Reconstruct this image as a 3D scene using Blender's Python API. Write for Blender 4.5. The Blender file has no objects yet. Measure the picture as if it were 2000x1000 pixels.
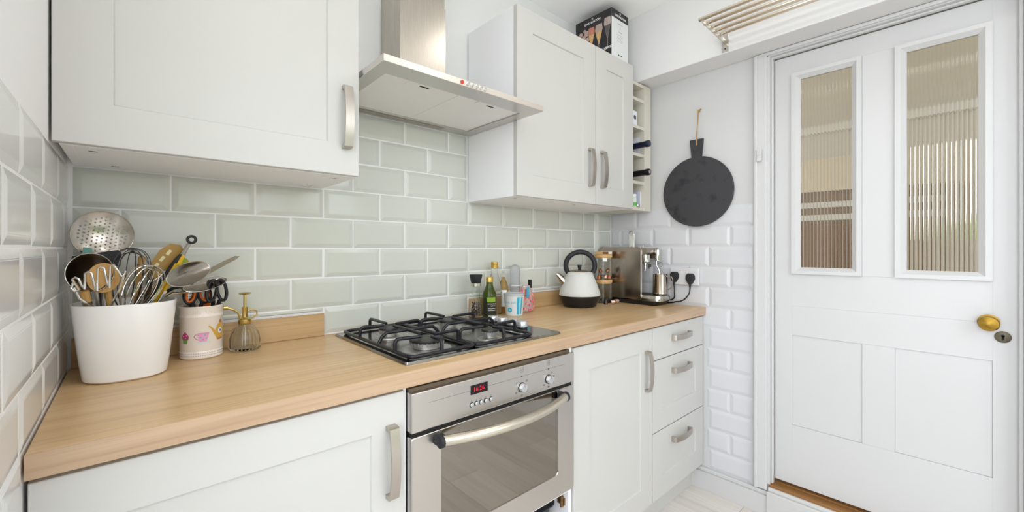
import bpy, bmesh, math, random
from math import sin, cos, pi, radians as R
from mathutils import Vector as V, Matrix as M
from mathutils.geometry import tessellate_polygon
random.seed(7)
sc = bpy.context.scene
col = sc.collection
# ------------------------------------------------------------------ camera
YAW = 0.738
cam_d = bpy.data.cameras.new('camera'); cam = bpy.data.objects.new('camera', cam_d); col.objects.link(cam)
cam.location = (0.1152, -1.4879, 1.202); cam.rotation_euler = (pi/2, 0, -YAW)
cam_d.sensor_width = 36; cam_d.lens = 36*818.65/2000; cam_d.shift_y = -13.8/2000; cam_d.clip_start = 0.01
sc.camera = cam
# ------------------------------------------------------------------ sky, exposure
w = bpy.data.worlds.new('sky'); sc.world = w; w.use_nodes = True
bg = w.node_tree.nodes['Background']; bg.inputs[0].default_value = (0.93, 0.97, 1.035, 1); bg.inputs[1].default_value = 3.0
sc.view_settings.view_transform = 'Standard'; sc.view_settings.look = 'None'
sc.view_settings.exposure = 0.48; sc.view_settings.gamma = 1; sc.view_settings.use_curve_mapping = False
def portal(name, loc, rot, sx, sy):
    d = bpy.data.lights.new(name, 'AREA'); d.shape = 'RECTANGLE'; d.size = sx; d.size_y = sy; d.cycles.is_portal = True
    o = bpy.data.objects.new(name, d); o.location = loc; o.rotation_euler = rot; col.objects.link(o)
sc.cycles.diffuse_bounces = 10; sc.cycles.max_bounces = 16
portal('window_portal', (1.125, -2.47, 1.2), (R(90), 0, 0), 1.25, 2.3)
portal('fill_window_portal', (-.02, -1.6, 1.435), (0, R(-90), 0), 1.87, 1.6)  # portal for the added side window
def downlight(name, x, y, pw):
    d = bpy.data.lights.new(name, 'AREA'); d.shape = 'DISK'; d.size = 0.16; d.energy = pw; d.color = (1, 0.96, 0.91)
    o = bpy.data.objects.new(name, d); o.location = (x, y, 2.425); col.objects.link(o)
for i, (x, y) in enumerate([(0.55, -0.95), (1.55, -0.95), (0.55, -1.75), (1.55, -1.75)]):
    downlight('downlight_lamp', x, y, 1.0)

# ------------------------------------------------------------------ materials
def srgb(c):
    return tuple(((v/255)/12.92 if v/255 <= 0.04045 else ((v/255+0.055)/1.055)**2.4) for v in c)
MATS = {}
def mat(name, c, rough=0.5, metal=0.0, trans=0.0, ior=1.45, coat=0.0, noise=None, bump=None, stretch=(1,1,1), emit=None, spec=None, alpha=None, thin=False):
    if name in MATS: return MATS[name]
    m = bpy.data.materials.new(name); m.use_nodes = True; nt = m.node_tree; b = nt.nodes['Principled BSDF']
    rgb = srgb(c)
    b.inputs['Base Color'].default_value = (*rgb, 1); b.inputs['Roughness'].default_value = rough
    b.inputs['Metallic'].default_value = metal; b.inputs['Transmission Weight'].default_value = trans; b.inputs['IOR'].default_value = ior
    if coat: b.inputs['Coat Weight'].default_value = coat; b.inputs['Coat Roughness'].default_value = 0.05
    if spec is not None: b.inputs['Specular IOR Level'].default_value = spec
    if emit: b.inputs['Emission Color'].default_value = (*srgb(emit[0]), 1); b.inputs['Emission Strength'].default_value = emit[1]
    if noise or bump:
        tc = nt.nodes.new('ShaderNodeTexCoord'); mp = nt.nodes.new('ShaderNodeMapping'); mp.inputs['Scale'].default_value = stretch
        nt.links.new(tc.outputs['Object'], mp.inputs['Vector'])
    if noise:      # (scale, amount, second colour)
        n = nt.nodes.new('ShaderNodeTexNoise'); n.inputs['Scale'].default_value = noise[0]; n.inputs['Detail'].default_value = 5
        nt.links.new(mp.outputs[0], n.inputs['Vector'])
        mx = nt.nodes.new('ShaderNodeMix'); mx.data_type = 'RGBA'
        rp = nt.nodes.new('ShaderNodeValToRGB'); rp.color_ramp.elements[0].position = noise[1]; rp.color_ramp.elements[1].position = min(1, noise[1]+0.25)
        nt.links.new(n.outputs['Fac'], rp.inputs[0]); nt.links.new(rp.outputs[0], mx.inputs['Factor'])
        mx.inputs['A'].default_value = (*rgb, 1); mx.inputs['B'].default_value = (*srgb(noise[2]), 1)
        nt.links.new(mx.outputs['Result'], b.inputs['Base Color'])
    if bump:       # (scale, strength, distance)
        n = nt.nodes.new('ShaderNodeTexNoise'); n.inputs['Scale'].default_value = bump[0]; n.inputs['Detail'].default_value = 3
        nt.links.new(mp.outputs[0], n.inputs['Vector'])
        bp = nt.nodes.new('ShaderNodeBump'); bp.inputs['Strength'].default_value = bump[1]; bp.inputs['Distance'].default_value = bump[2]
        nt.links.new(n.outputs['Fac'], bp.inputs['Height']); nt.links.new(bp.outputs[0], b.inputs['Normal'])
    MATS[name] = m
    return m
def wood(name, c1, c2, c3, axis='x', rough=0.4, scale=1.0, knots=False):
    m = bpy.data.materials.new(name); m.use_nodes = True; nt = m.node_tree; b = nt.nodes['Principled BSDF']; N = nt.nodes.new; L = nt.links.new
    tc = N('ShaderNodeTexCoord'); mp = N('ShaderNodeMapping')
    s = {'x': (1.1, 17, 17), 'y': (17, 1.1, 17), 'z': (17, 17, 1.1)}[axis]
    mp.inputs['Scale'].default_value = tuple(v*scale for v in s); L(tc.outputs['Object'], mp.inputs['Vector'])
    n1 = N('ShaderNodeTexNoise'); n1.inputs['Scale'].default_value = 1.0; n1.inputs['Detail'].default_value = 6; n1.inputs['Distortion'].default_value = 0.8; L(mp.outputs[0], n1.inputs['Vector'])
    mp2 = N('ShaderNodeMapping'); mp2.inputs['Scale'].default_value = tuple(v*scale*(7 if v > 5 else 2) for v in s); L(tc.outputs['Object'], mp2.inputs['Vector'])
    n2 = N('ShaderNodeTexNoise'); n2.inputs['Scale'].default_value = 1.0; n2.inputs['Detail'].default_value = 4; L(mp2.outputs[0], n2.inputs['Vector'])
    r1 = N('ShaderNodeValToRGB'); e = r1.color_ramp.elements; e[0].position = 0.3; e[0].color = (*srgb(c1), 1); e[1].position = 0.7; e[1].color = (*srgb(c2), 1); L(n1.outputs['Fac'], r1.inputs[0])
    r2 = N('ShaderNodeValToRGB'); r2.color_ramp.elements[0].position = 0.5; r2.color_ramp.elements[1].position = 0.75; L(n2.outputs['Fac'], r2.inputs[0])
    mul = N('ShaderNodeMath'); mul.operation = 'MULTIPLY'; mul.inputs[1].default_value = 0.45; L(r2.outputs[0], mul.inputs[0])
    mx = N('ShaderNodeMix'); mx.data_type = 'RGBA'; L(mul.outputs[0], mx.inputs['Factor']); L(r1.outputs[0], mx.inputs['A']); mx.inputs['B'].default_value = (*srgb(c3), 1)
    L(mx.outputs['Result'], b.inputs['Base Color']); b.inputs['Roughness'].default_value = rough
    bp = N('ShaderNodeBump'); bp.inputs['Strength'].default_value = 0.12; bp.inputs['Distance'].default_value = 0.001; L(n2.outputs['Fac'], bp.inputs['Height']); L(bp.outputs[0], b.inputs['Normal'])
    MATS[name] = m
    return m
def brushed(name, c, rough, axis='x', var=0.12):
    m = bpy.data.materials.new(name); m.use_nodes = True; nt = m.node_tree; b = nt.nodes['Principled BSDF']; N = nt.nodes.new; L = nt.links.new
    b.inputs['Base Color'].default_value = (*srgb(c), 1); b.inputs['Metallic'].default_value = 1
    tc = N('ShaderNodeTexCoord'); mp = N('ShaderNodeMapping'); mp.inputs['Scale'].default_value = {'x': (4, 600, 600), 'z': (600, 600, 4), 'y': (600, 4, 600)}[axis]; L(tc.outputs['Object'], mp.inputs['Vector'])
    n = N('ShaderNodeTexNoise'); n.inputs['Scale'].default_value = 1; n.inputs['Detail'].default_value = 2; L(mp.outputs[0], n.inputs['Vector'])
    mr = N('ShaderNodeMapRange'); mr.inputs['To Min'].default_value = rough-var/2; mr.inputs['To Max'].default_value = rough+var/2; L(n.outputs['Fac'], mr.inputs['Value']); L(mr.outputs[0], b.inputs['Roughness'])
    bp = N('ShaderNodeBump'); bp.inputs['Strength'].default_value = 0.08; bp.inputs['Distance'].default_value = 0.0004; L(n.outputs['Fac'], bp.inputs['Height']); L(bp.outputs[0], b.inputs['Normal'])
    MATS[name] = m
    return m
paint_dimmed = mat('wall_paint_dimmed', (205, 205, 205), 0.6, bump=(9, 0.08, 0.01))  # same wall paint, darkened to offset the strong light on that wall
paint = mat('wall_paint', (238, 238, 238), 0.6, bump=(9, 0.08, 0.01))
ceilp = mat('ceiling_paint', (250, 250, 249), 0.8)
white_gloss = mat('old_white_gloss_paint', (203, 203, 203), 0.35, bump=(26, 0.12, 0.004))
cream = mat('cabinet_cream', (199, 198, 194), 0.32, bump=(160, 0.03, 0.0006))
carcass = mat('carcass_white', (242, 243, 246), 0.4)
sage = mat('sage_glaze', (207, 210, 202), 0.12, bump=(14, 0.03, 0.002))
wtile = mat('white_glaze', (226, 227, 226), 0.14, bump=(14, 0.025, 0.002))
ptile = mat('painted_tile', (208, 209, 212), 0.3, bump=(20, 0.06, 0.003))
grout = mat('white_grout', (236, 236, 232), 0.8)
oak = wood('oak_laminate', (216, 184, 138), (198, 163, 115), (150, 116, 78), 'x', 0.3)
oak_edge = wood('oak_edge', (194, 166, 137), (178, 149, 120), (150, 121, 96), 'x', 0.4, 1.5)
oak_up = wood('oak_upstand_wood', (200, 168, 124), (184, 150, 106), (156, 122, 82), 'x', 0.4)
steel = brushed('brushed_steel', (204, 200, 195), 0.3, 'x')
steel_v = brushed('brushed_steel_chimney', (192, 185, 175), 0.28, 'z')
hobsteel = brushed('hob_steel', (150, 148, 141), 0.15, 'x', 0.06)
nickel = brushed('satin_nickel', (190, 183, 174), 0.34, 'z')
chrome = mat('chrome', (215, 213, 208), 0.08, 1)
polished = mat('polished_steel', (200, 194, 184), 0.17, 1)
utensil_steel = mat('utensil_steel', (166, 159, 149), 0.2, 1)
darksteel = mat('dark_steel', (120, 108, 98), 0.25, 1)
filterm = mat('filter_mesh', (244, 241, 238), 0.45, 0.6, bump=(900, 0.5, 0.002))
enamel = mat('black_enamel', (24, 24, 30), 0.28)
capm = mat('burner_cap', (36, 34, 31), 0.42)
alu = mat('cast_aluminium', (190, 188, 184), 0.4, 0.9)
silverplastic = mat('silver_knob', (200, 201, 203), 0.3, 0.7)
black = mat('black_plastic', (22, 22, 24), 0.35)
softblack = mat('soft_black', (34, 34, 38), 0.55)
gap = mat('dark_gap', (24, 22, 20), 0.8)
slate = mat('slate', (58, 57, 60), 0.6, noise=(15, 0.54, (26, 26, 29)), bump=(60, 0.15, 0.002))
brass = mat('brass', (208, 186, 120), 0.22, 1)
oldbrass = mat('worn_brass_knob', (170, 134, 48), 0.36, 0.65, noise=(60, 0.45, (132, 104, 38)))
tarnish = mat('tarnished_brass', (104, 98, 80), 0.5, 0.6, noise=(80, 0.5, (80, 74, 70)))
ceramic = mat('white_ceramic', (243, 243, 243), 0.22, coat=0.4)
pinkceramic = mat('pale_ceramic', (232, 222, 212), 0.2, coat=0.4)
clear = mat('clear_glass', (250, 252, 250), 0.0, trans=1.0, ior=1.3)
clearp = mat('clear_plastic', (246, 246, 246), 0.05, trans=1.0, ior=1.15)
reeded = mat('reeded_glass', (240, 236, 224), 0.04, trans=1.0, ior=1.4)
ovenglass = mat('oven_glass', (150, 145, 136), 0.04, 1.0)
greenglass = mat('green_oil_glass', (96, 122, 20), 0.05, trans=0.75, ior=1.4)
amber = mat('amber_liquid', (222, 184, 116), 0.05, trans=0.85, ior=1.33)
gold = mat('gold_cap', (205, 168, 84), 0.3, 0.7)
yellow = mat('yellow_silicone', (222, 178, 22), 0.4)
darkyellow = mat('mustard_nylon', (158, 118, 12), 0.35)
orange = mat('orange_plastic', (236, 112, 24), 0.4)
teal = mat('teal_silicone', (120, 172, 164), 0.5)
lime = mat('lime_plastic', (150, 172, 50), 0.5)
beech = wood('beech_wood', (208, 166, 100), (190, 142, 76), (164, 116, 60), 'z', 0.55, 2.0)
bamboo = wood('bamboo_lid', (216, 178, 120), (200, 158, 100), (176, 134, 80), 'x', 0.45, 2.0)
threshold_w = wood('varnished_threshold', (156, 110, 60), (124, 84, 42), (74, 48, 26), 'y', 0.4)
copper = mat('copper_foil', (196, 108, 62), 0.28, 0.85)
brownfoil = mat('brown_foil', (146, 92, 54), 0.28, 0.85)
rose = mat('rose_foil', (214, 180, 164), 0.3, 0.7)
rope = mat('jute_string', (176, 142, 100), 0.9)
inkblack = mat('ink_black', (36, 33, 36), 0.4)
printwhite = mat('print_white', (238, 238, 236), 0.5)
paper = mat('white_paper', (226, 228, 236), 0.7)
kettlewhite = mat('kettle_cream', (208, 210, 206), 0.45)

# ------------------------------------------------------------------ mesh helpers (all in world coordinates)
class MB:
    def __init__(s): s.v = []; s.f = []; s.bev = False
    def add(s, vs, fs):
        o = len(s.v); s.v += [V(p) for p in vs]; s.f += [tuple(i+o for i in f) for f in fs]; return o
    def box(s, x0, x1, y0, y1, z0, z1, b=0):
        x0, x1 = min(x0, x1), max(x0, x1); y0, y1 = min(y0, y1), max(y0, y1); z0, z1 = min(z0, z1), max(z0, z1)
        if not b:
            s.add([(x, y, z) for z in (z0, z1) for x, y in ((x0, y0), (x1, y0), (x1, y1), (x0, y1))],
                  [(0,3,2,1), (4,5,6,7), (0,1,5,4), (1,2,6,5), (2,3,7,6), (3,0,4,7)])
            return s
        s.bev = True; bm = bmesh.new(); bmesh.ops.create_cube(bm, size=1)
        for q in bm.verts: q.co = V(((x0+x1)/2+q.co.x*(x1-x0), (y0+y1)/2+q.co.y*(y1-y0), (z0+z1)/2+q.co.z*(z1-z0)))
        bmesh.ops.bevel(bm, geom=list(bm.edges), offset=b, segments=2 if b < .006 else 4, profile=.5, affect='EDGES')
        s.frombm(bm); return s
    def frombm(s, bm):
        bm.verts.index_update(); s.add([q.co.copy() for q in bm.verts], [tuple(q.index for q in f.verts) for f in bm.faces]); bm.free()
    def lathe(s, prof, c=(0,0,0), n=32, ax='z', caps=True, sx=1, sy=1, pw=2.0):
        vs = []; fs = []
        for r, z in prof:
            for i in range(n):
                a = 2*pi*i/n; ca, sa = cos(a), sin(a)
                if pw != 2: ca, sa = (math.copysign(abs(ca)**(2/pw), ca), math.copysign(abs(sa)**(2/pw), sa))
                x, y = r*ca*sx, r*sa*sy
                p = (x, y, z) if ax == 'z' else ((z, x, y) if ax == 'x' else (x, z, y))
                vs.append((p[0]+c[0], p[1]+c[1], p[2]+c[2]))
        k = len(prof)
        for j in range(k-1):
            for i in range(n):
                a, b2 = j*n+i, j*n+(i+1) % n
                fs.append((a, b2, b2+n, a+n))
        if caps:
            fs.append(tuple(range(n-1, -1, -1))); fs.append(tuple((k-1)*n+i for i in range(n)))
        s.add(vs, fs); return s
    def tube(s, pts, r, n=8, closed=False, caps=True):
        P = [V(p) for p in pts]; k = len(P); rr = r if isinstance(r, (list, tuple)) else [r]*k
        T = []
        for i in range(k):
            a = P[(i-1) % k] if (closed or i > 0) else P[i]; b2 = P[(i+1) % k] if (closed or i < k-1) else P[i]
            t = (b2-a); T.append(t.normalized() if t.length > 1e-9 else V((0, 0, 1)))
        u = T[0].orthogonal().normalized(); vs = []; fs = []
        for i in range(k):
            u = (u-T[i]*u.dot(T[i])); u = u.normalized() if u.length > 1e-6 else T[i].orthogonal().normalized()
            w2 = T[i].cross(u)
            for j in range(n):
                a = 2*pi*j/n; vs.append(P[i]+(u*cos(a)+w2*sin(a))*rr[i])
        m = k if closed else k-1
        for i in range(m):
            for j in range(n):
                a, b2 = i*n+j, i*n+(j+1) % n; c2, d = ((i+1) % k)*n+(j+1) % n, ((i+1) % k)*n+j
                fs.append((a, b2, c2, d))
        if caps and not closed: fs.append(tuple(range(n-1, -1, -1))); fs.append(tuple((k-1)*n+j for j in range(n)))
        s.add(vs, fs); return s
    def prism(s, poly, f0, f1):          # poly: list of 2D points, f0/f1: functions 2D -> 3D for the two faces
        n = len(poly); vs = [f0(*p) for p in poly]+[f1(*p) for p in poly]
        tri = tessellate_polygon([[V((p[0], p[1], 0)) for p in poly]])
        fs = [tuple(t) for t in tri]+[tuple(i+n for i in reversed(t)) for t in tri]+[(i, (i+1) % n, (i+1) % n+n, i+n) for i in range(n)]
        s.add(vs, fs); return s
    def ball(s, c, r, n=12, sx=1, sy=1, sz=1):
        k = n//2; pr = [(max(1e-5, r*sin(pi*i/k)), -r*cos(pi*i/k)*sz) for i in range(k+1)]
        s.lathe(pr, c, n, caps=False, sx=sx, sy=sy); return s
    def xf(s, mtx, i0=0):
        for i in range(i0, len(s.v)): s.v[i] = mtx @ s.v[i]
        return s
    def obj(s, name, m, parent=None, smooth=35, kind=None, label=None):
        me = bpy.data.meshes.new(name); off = wloc(parent) if parent else V((0, 0, 0))
        me.from_pydata([tuple(p-off) for p in s.v], [], s.f); me.update()
        bm = bmesh.new(); bm.from_mesh(me); bmesh.ops.recalc_face_normals(bm, faces=bm.faces); bm.to_mesh(me); bm.free()
        if s.bev and smooth == 35: smooth = 18
        if smooth:
            me.polygons.foreach_set('use_smooth', [True]*len(me.polygons)); me.set_sharp_from_angle(angle=R(smooth))
        me.materials.append(m)
        o = bpy.data.objects.new(name, me); col.objects.link(o); o.parent = parent
        if kind: o['kind'] = kind
        if label: o['label'] = label
        return o
def wloc(o):
    l = V((0, 0, 0))
    while o: l = l+o.location; o = o.parent
    return l
def box(name, m, parent, *a, b=0, **k): return MB().box(*a, b=b).obj(name, m, parent, **k)
def thing(name, label, cat, loc, group=None):
    o = bpy.data.objects.new(name, None); o.empty_display_size = .02; col.objects.link(o); o.location = loc
    o['label'] = label; o['category'] = cat
    if group: o['group'] = group
    return o
def tag(o, label, cat, group=None):
    o['label'] = label; o['category'] = cat
    if group: o['group'] = group
    return o
def struct(o, label=None):
    o['kind'] = 'structure'
    if label: o['label'] = label
    return o
def arc(c, r, a0, a1, n, f): return [f(c[0]+r*cos(a0+(a1-a0)*i/n), c[1]+r*sin(a0+(a1-a0)*i/n)) for i in range(n+1)]
def between(m, p0, p1, i0):          # map local +z axis pieces (0..length) onto p0->p1
    d = (V(p1)-V(p0)).normalized(); q = V((0, 0, 1)).rotation_difference(d)
    m.xf(M.Translation(V(p0)) @ q.to_matrix().to_4x4(), i0); return m
def text(name, s, size, mtx, m, parent, align='CENTER', extrude=0.0002, bold=False):
    cu = bpy.data.curves.new(name, 'FONT'); cu.body = s; cu.size = size; cu.align_x = align; cu.align_y = 'CENTER'; cu.extrude = extrude; cu.resolution_u = 2
    if bold: cu.offset = size*0.018
    t = bpy.data.objects.new(name+'_tmp', cu); col.objects.link(t)
    me = bpy.data.meshes.new_from_object(t.evaluated_get(bpy.context.evaluated_depsgraph_get()))
    bpy.data.objects.remove(t); bpy.data.curves.remove(cu)
    me.transform(M.Translation(-wloc(parent)) @ mtx); me.materials.clear(); me.materials.append(m)
    o = bpy.data.objects.new(name, me); col.objects.link(o); o.parent = parent; return o
def face_mY(x, y, z): return M.Translation((x, y, z)) @ M.Rotation(R(90), 4, 'X')                 # text facing -Y
def face_mX(x, y, z): return M.Translation((x, y, z)) @ M.Rotation(R(-90), 4, 'Z') @ M.Rotation(R(90), 4, 'X')   # facing -X
def decal(name, poly, f, m, parent, cuts=2):
    bm = bmesh.new(); vs = [bm.verts.new((p[0], p[1], 0)) for p in poly]
    for t in tessellate_polygon([[V((p[0], p[1], 0)) for p in poly]]):
        try: bm.faces.new([vs[i] for i in t])
        except ValueError: pass
    if cuts: bmesh.ops.subdivide_edges(bm, edges=list(bm.edges), cuts=cuts, use_grid_fill=True)
    for q in bm.verts: q.co = V(f(q.co.x, q.co.y))
    mb = MB(); mb.frombm(bm); return mb.obj(name, m, parent)
def circ(cx, cy, r, n=16, ry=None): return [(cx+r*cos(2*pi*i/n), cy+(ry or r)*sin(2*pi*i/n)) for i in range(n)]

# ------------------------------------------------------------------ room shell
WX = 2.256; YB = -2.46; CZ = 2.44
floor = struct(box('floor', mat('floor_joint', (150, 142, 132), 0.8), None, 0, WX+.1, YB, 0, -.06, -.004))
plank_m = [wood('grey_oak_plank_%d' % i, a, b2, c2, 'y', 0.4, 0.8) for i, (a, b2, c2) in enumerate([((216, 210, 203), (202, 195, 187), (178, 170, 161)), ((208, 202, 195), (194, 187, 179), (170, 162, 154)), ((222, 217, 210), (208, 201, 194), (184, 177, 168))])]
k = 0
for i in range(12):
    x0 = i*.19; yy = 0-((i*.37) % 1.1)
    ys = [0.0]
    q = yy
    while q > YB+.05:
        if q < -.05: ys.append(q)
        q -= 1.1
    ys.append(YB)
    for a, b2 in zip(ys[:-1], ys[1:]):
        box('plank', plank_m[(k*7+i) % 3], floor, x0+.0008, min(x0+.1892, WX), b2+.0008, a-.0008, -.006, 0, smooth=0); k += 1
wall_back = struct(box('wall_back', paint, None, -.1, WX+.1, 0, .1, -.06, CZ+.06))
LW0, LW1 = -2.40, -.80
m = MB(); m.box(-.1, 0, LW1, 0, -.06, CZ+.06); m.box(-.1, 0, YB-.1, LW0, -.06, CZ+.06); m.box(-.1, 0, LW0, LW1, -.06, .5); m.box(-.1, 0, LW0, LW1, 2.37, CZ+.06)
wall_left = struct(m.obj('wall_left', paint, None, 0))
fill_win = struct(MB().box(-.07, -.03, LW0, LW1, .5, .55).box(-.07, -.03, LW0, LW1, 2.32, 2.37).box(-.07, -.03, LW0, LW0+.05, .55, 2.32).box(-.07, -.03, LW1-.05, LW1, .55, 2.32).obj('added_fill_window', white_gloss, None, 0))  # unseen window added to brighten side faces and the right wall
ceiling = struct(box('ceiling', ceilp, None, -.1, WX+.1, YB-.1, .1, CZ, CZ+.06))
DY0, DY1, DZ0, DZ1 = -.866, -1.606, .13, 2.078
m = MB(); m.box(WX, WX+.1, DY0, 0, -.06, CZ); m.box(WX, WX+.1, YB-.1, DY1, -.06, CZ); m.box(WX, WX+.1, DY1, DY0, DZ1, CZ); m.box(WX, WX+.1, DY1, DY0, -.06, .1)
wall_right = struct(m.obj('wall_right', paint_dimmed, None, 0))
# opposite wall with its window
WA, WB, WZ0, WZ1 = .5, 1.75, .04, 2.36
m = MB(); m.box(0, WA, YB-.1, YB, -.06, CZ); m.box(WB, WX+.1, YB-.1, YB, -.06, CZ); m.box(WA, WB, YB-.1, YB, -.06, WZ0); m.box(WA, WB, YB-.1, YB, WZ1, CZ)
struct(m.obj('wall_front', paint, None, 0))
win = struct(MB().box(WA, WB, YB-.07, YB-.03, WZ0, WZ0+.05).box(WA, WB, YB-.07, YB-.03, WZ1-.05, WZ1).box(WA, WA+.05, YB-.07, YB-.03, WZ0+.05, WZ1-.05).box(WB-.05, WB, YB-.07, YB-.03, WZ0+.05, WZ1-.05).obj('window_1', white_gloss, None, 0))
for xx in (1.125,): box('mullion', white_gloss, win, xx-.03, xx+.03, YB-.07, YB-.03, WZ0+.05, WZ1-.05, smooth=0)
beam = struct(box('ceiling_beam', mat('beam_paint', (225, 225, 225), .6), None, 2.11, WX, YB, 0, 2.09, CZ, b=.004))
# pipe boxing in the corner
boxing = struct(box('pipe_boxing', grout, None, 2.122, WX, -.021, 0, .91, 1.406))
struct(box('added_bounce_ground', mat('bounce_paving', (214, 212, 206), .8, noise=(3, .5, (204, 200, 192))), None, -6, 9, -6.5, YB-.1, -.35, -.06, smooth=0))  # unseen pale ground added to bounce daylight up to the ceiling
struct(box('added_bounce_side', MATS['bounce_paving'], None, -6, -.1, YB-.1, 3, -.35, -.06, smooth=0))  # unseen pale ground added outside the side window, bounces light upward
# garden seen by reflection only
struct(box('garden_lawn', mat('lawn', (150, 156, 132), .9, noise=(8, .45, (164, 168, 140))), None, -9, 12, -16, -6.51, -.5, -.35, smooth=0))
hm = MB(); leafm = mat('hedge_leaf', (92, 118, 58), .8, noise=(5, .45, (140, 158, 92)))
for i in range(26):
    hm.ball((-7+i*.62+random.uniform(-.2, .2), -8.6+random.uniform(-.5, .5), .7+random.uniform(-.2, .5)), random.uniform(.7, 1.15), 10)
hedge = hm.obj('garden_hedge', leafm, None); hedge['kind'] = 'stuff'; hedge['label'] = 'rounded green hedge in the garden beyond the window'; hedge['category'] = 'hedge'

# ------------------------------------------------------------------ wall tiles
TC = {}
def tile(parent, plane, u0, u1, z0, z1, mt, full=True):
    g = .0019; wd, h = abs(u1-u0)-2*g, z1-z0-2*g
    if wd < .012 or h < .008: return
    key = (round(wd, 3), round(h, 3), mt.name)
    if key not in TC:
        bu, bz = min(.014, wd*.3), min(.014, h*.3); e, t = -.0006, (-.0032 if mt.name == 'white_glaze' else -.0048)
        vs = [(0, 0, 0), (wd, 0, 0), (wd, 0, h), (0, 0, h), (0, e, 0), (wd, e, 0), (wd, e, h), (0, e, h), (bu, t, bz), (wd-bu, t, bz), (wd-bu, t, h-bz), (bu, t, h-bz)]
        me = bpy.data.meshes.new('tile'); me.from_pydata(vs, [], [(0,1,5,4), (1,2,6,5), (2,3,7,6), (3,0,4,7), (4,5,9,8), (5,6,10,9), (6,7,11,10), (7,4,8,11), (8,9,10,11)])
        bm = bmesh.new(); bm.from_mesh(me); ed = [q for q in bm.edges if all(p.co.y < t+.0001 for p in q.verts)]
        bmesh.ops.bevel(bm, geom=ed, offset=.0012, segments=2, affect='EDGES'); bmesh.ops.recalc_face_normals(bm, faces=bm.faces)
        if sum(f.normal.y for f in bm.faces) > 0: bmesh.ops.reverse_faces(bm, faces=list(bm.faces))
        bm.to_mesh(me); bm.free()
        me.polygons.foreach_set('use_smooth', [True]*len(me.polygons)); me.set_sharp_from_angle(angle=R(5)); me.materials.append(mt); TC[key] = me
    o = bpy.data.objects.new('tile', TC[key]); col.objects.link(o); o.parent = parent
    j = random.uniform(-.0004, .0004)
    if plane == 'b': o.location = (min(u0, u1)+g, .0005+j, z0+g)
    elif plane == 'l': o.location = (-.0005+j, min(u0, u1)+g, z0+g); o.rotation_euler = (0, 0, R(90))
    elif plane == 'r': o.location = (WX+.0005+j, max(u0, u1)-g, z0+g); o.rotation_euler = (0, 0, R(-90))
    elif plane == 'f': o.location = (min(u0, u1)+g, -.0205+j, z0+g)
    o.rotation_euler[0] += random.uniform(-.0035, .0035) if plane == 'b' else 0
    o.rotation_euler[2] += random.uniform(-.003, .003) if plane == 'b' else random.uniform(-.0012, .0012)
def row(parent, plane, a, b2, off, z0, z1, mt, pitch=.202):
    lo, hi = min(a, b2), max(a, b2); n = math.floor((lo-off)/pitch); u = off+n*pitch
    while u < hi:
        s, e = max(u, lo), min(u+pitch, hi)
        if e-s > .012: tile(parent, plane, s, e, z0, z1, mt)
        u += pitch
ZT, PH = 1.406, .1008
for i in range(-3, 5):
    z1 = ZT-PH*i; z0 = z1-PH
    if i < 0:
        if i == -3: z1 = z0+.085
        row(wall_back, 'b', .598, 1.2, .0956+(.101 if i % 2 == 0 else 0), z0, z1, sage)
    else:
        off = .0956+(.101 if i % 2 == 0 else 0)
        if i == 4:
            row(wall_back, 'b', .008, .602, off, .989, z1, sage); row(wall_back, 'b', .602, 1.204, off, .912, z1, sage); row(wall_back, 'b', 1.204, 2.122, off, .989, z1, sage)
        else: row(wall_back, 'b', .008, 2.122, off, z0, z1, sage)
        tile(boxing, 'f', 2.125, WX-.006, max(z0, .912), z1, sage)
        # left wall
        offl = -.095 if i % 2 == 1 else -.195
        row(wall_left, 'l', -.79, 0, offl, max(z0, .912), z1, wtile)
for i in range(5, 13):      # left wall below worktop level, in front of the units only
    z1 = ZT-PH*i; z0 = max(z1-PH, .1)
    row(wall_left, 'l', -.79, -.587, -.095 if i % 2 == 1 else -.195, z0, min(z1, .9019), wtile)
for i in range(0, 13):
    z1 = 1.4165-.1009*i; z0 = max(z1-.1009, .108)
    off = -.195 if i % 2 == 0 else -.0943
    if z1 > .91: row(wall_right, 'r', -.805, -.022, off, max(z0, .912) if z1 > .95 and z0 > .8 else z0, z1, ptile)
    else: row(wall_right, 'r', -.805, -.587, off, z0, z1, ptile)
# ------------------------------------------------------------------ skirting, threshold, casing, door
struct(MB().box(2.232, WX, DY0, -.52, 0, .088).box(2.240, WX, DY0, -.52, .088, .106, b=.003).obj('baseboard_right', white_gloss, None))
struct(MB().box(2.224, WX+.02, DY1-.06, DY0+.002, 0, .112, b=.004).box(2.236, WX+.012, DY1, DY0, .112, .128, b=.003).obj('trim_2', mat('chipped_white_paint', (203, 203, 201), .5, noise=(30, .66, (120, 86, 62)), stretch=(1, .5, 3)), None))
thr = struct(MB().box(2.247, 2.288, DY1, DY0, .10, .139, b=.003).obj('door_threshold', threshold_w, None))
box('sill_strip', threshold_w, thr, 2.290, 2.36, DY1, DY0, .10, .145, b=.002)
cas = MB()
for ya, yb in ((-.812, -.862), (DY1-.046, DY1+.004)):
    cas.box(2.236, WX, ya, yb, .112, 2.082, b=.004); cas.box(2.228, WX, ya if ya > -1 else yb, (ya-.014) if ya > -1 else yb-.014, .112, 2.082, b=.003)
cas.box(2.236, WX, DY1-.046, -.812, 2.074, 2.088, b=.003)
struct(cas.obj('trim_1', white_gloss, None))
jb = MB()
jb.box(2.246, 2.36, DY0+.004, DY0-.006, .14, 2.07); jb.box(2.262, 2.284, DY0-.006, DY0-.014, .14, 2.066, b=.003)
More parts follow.
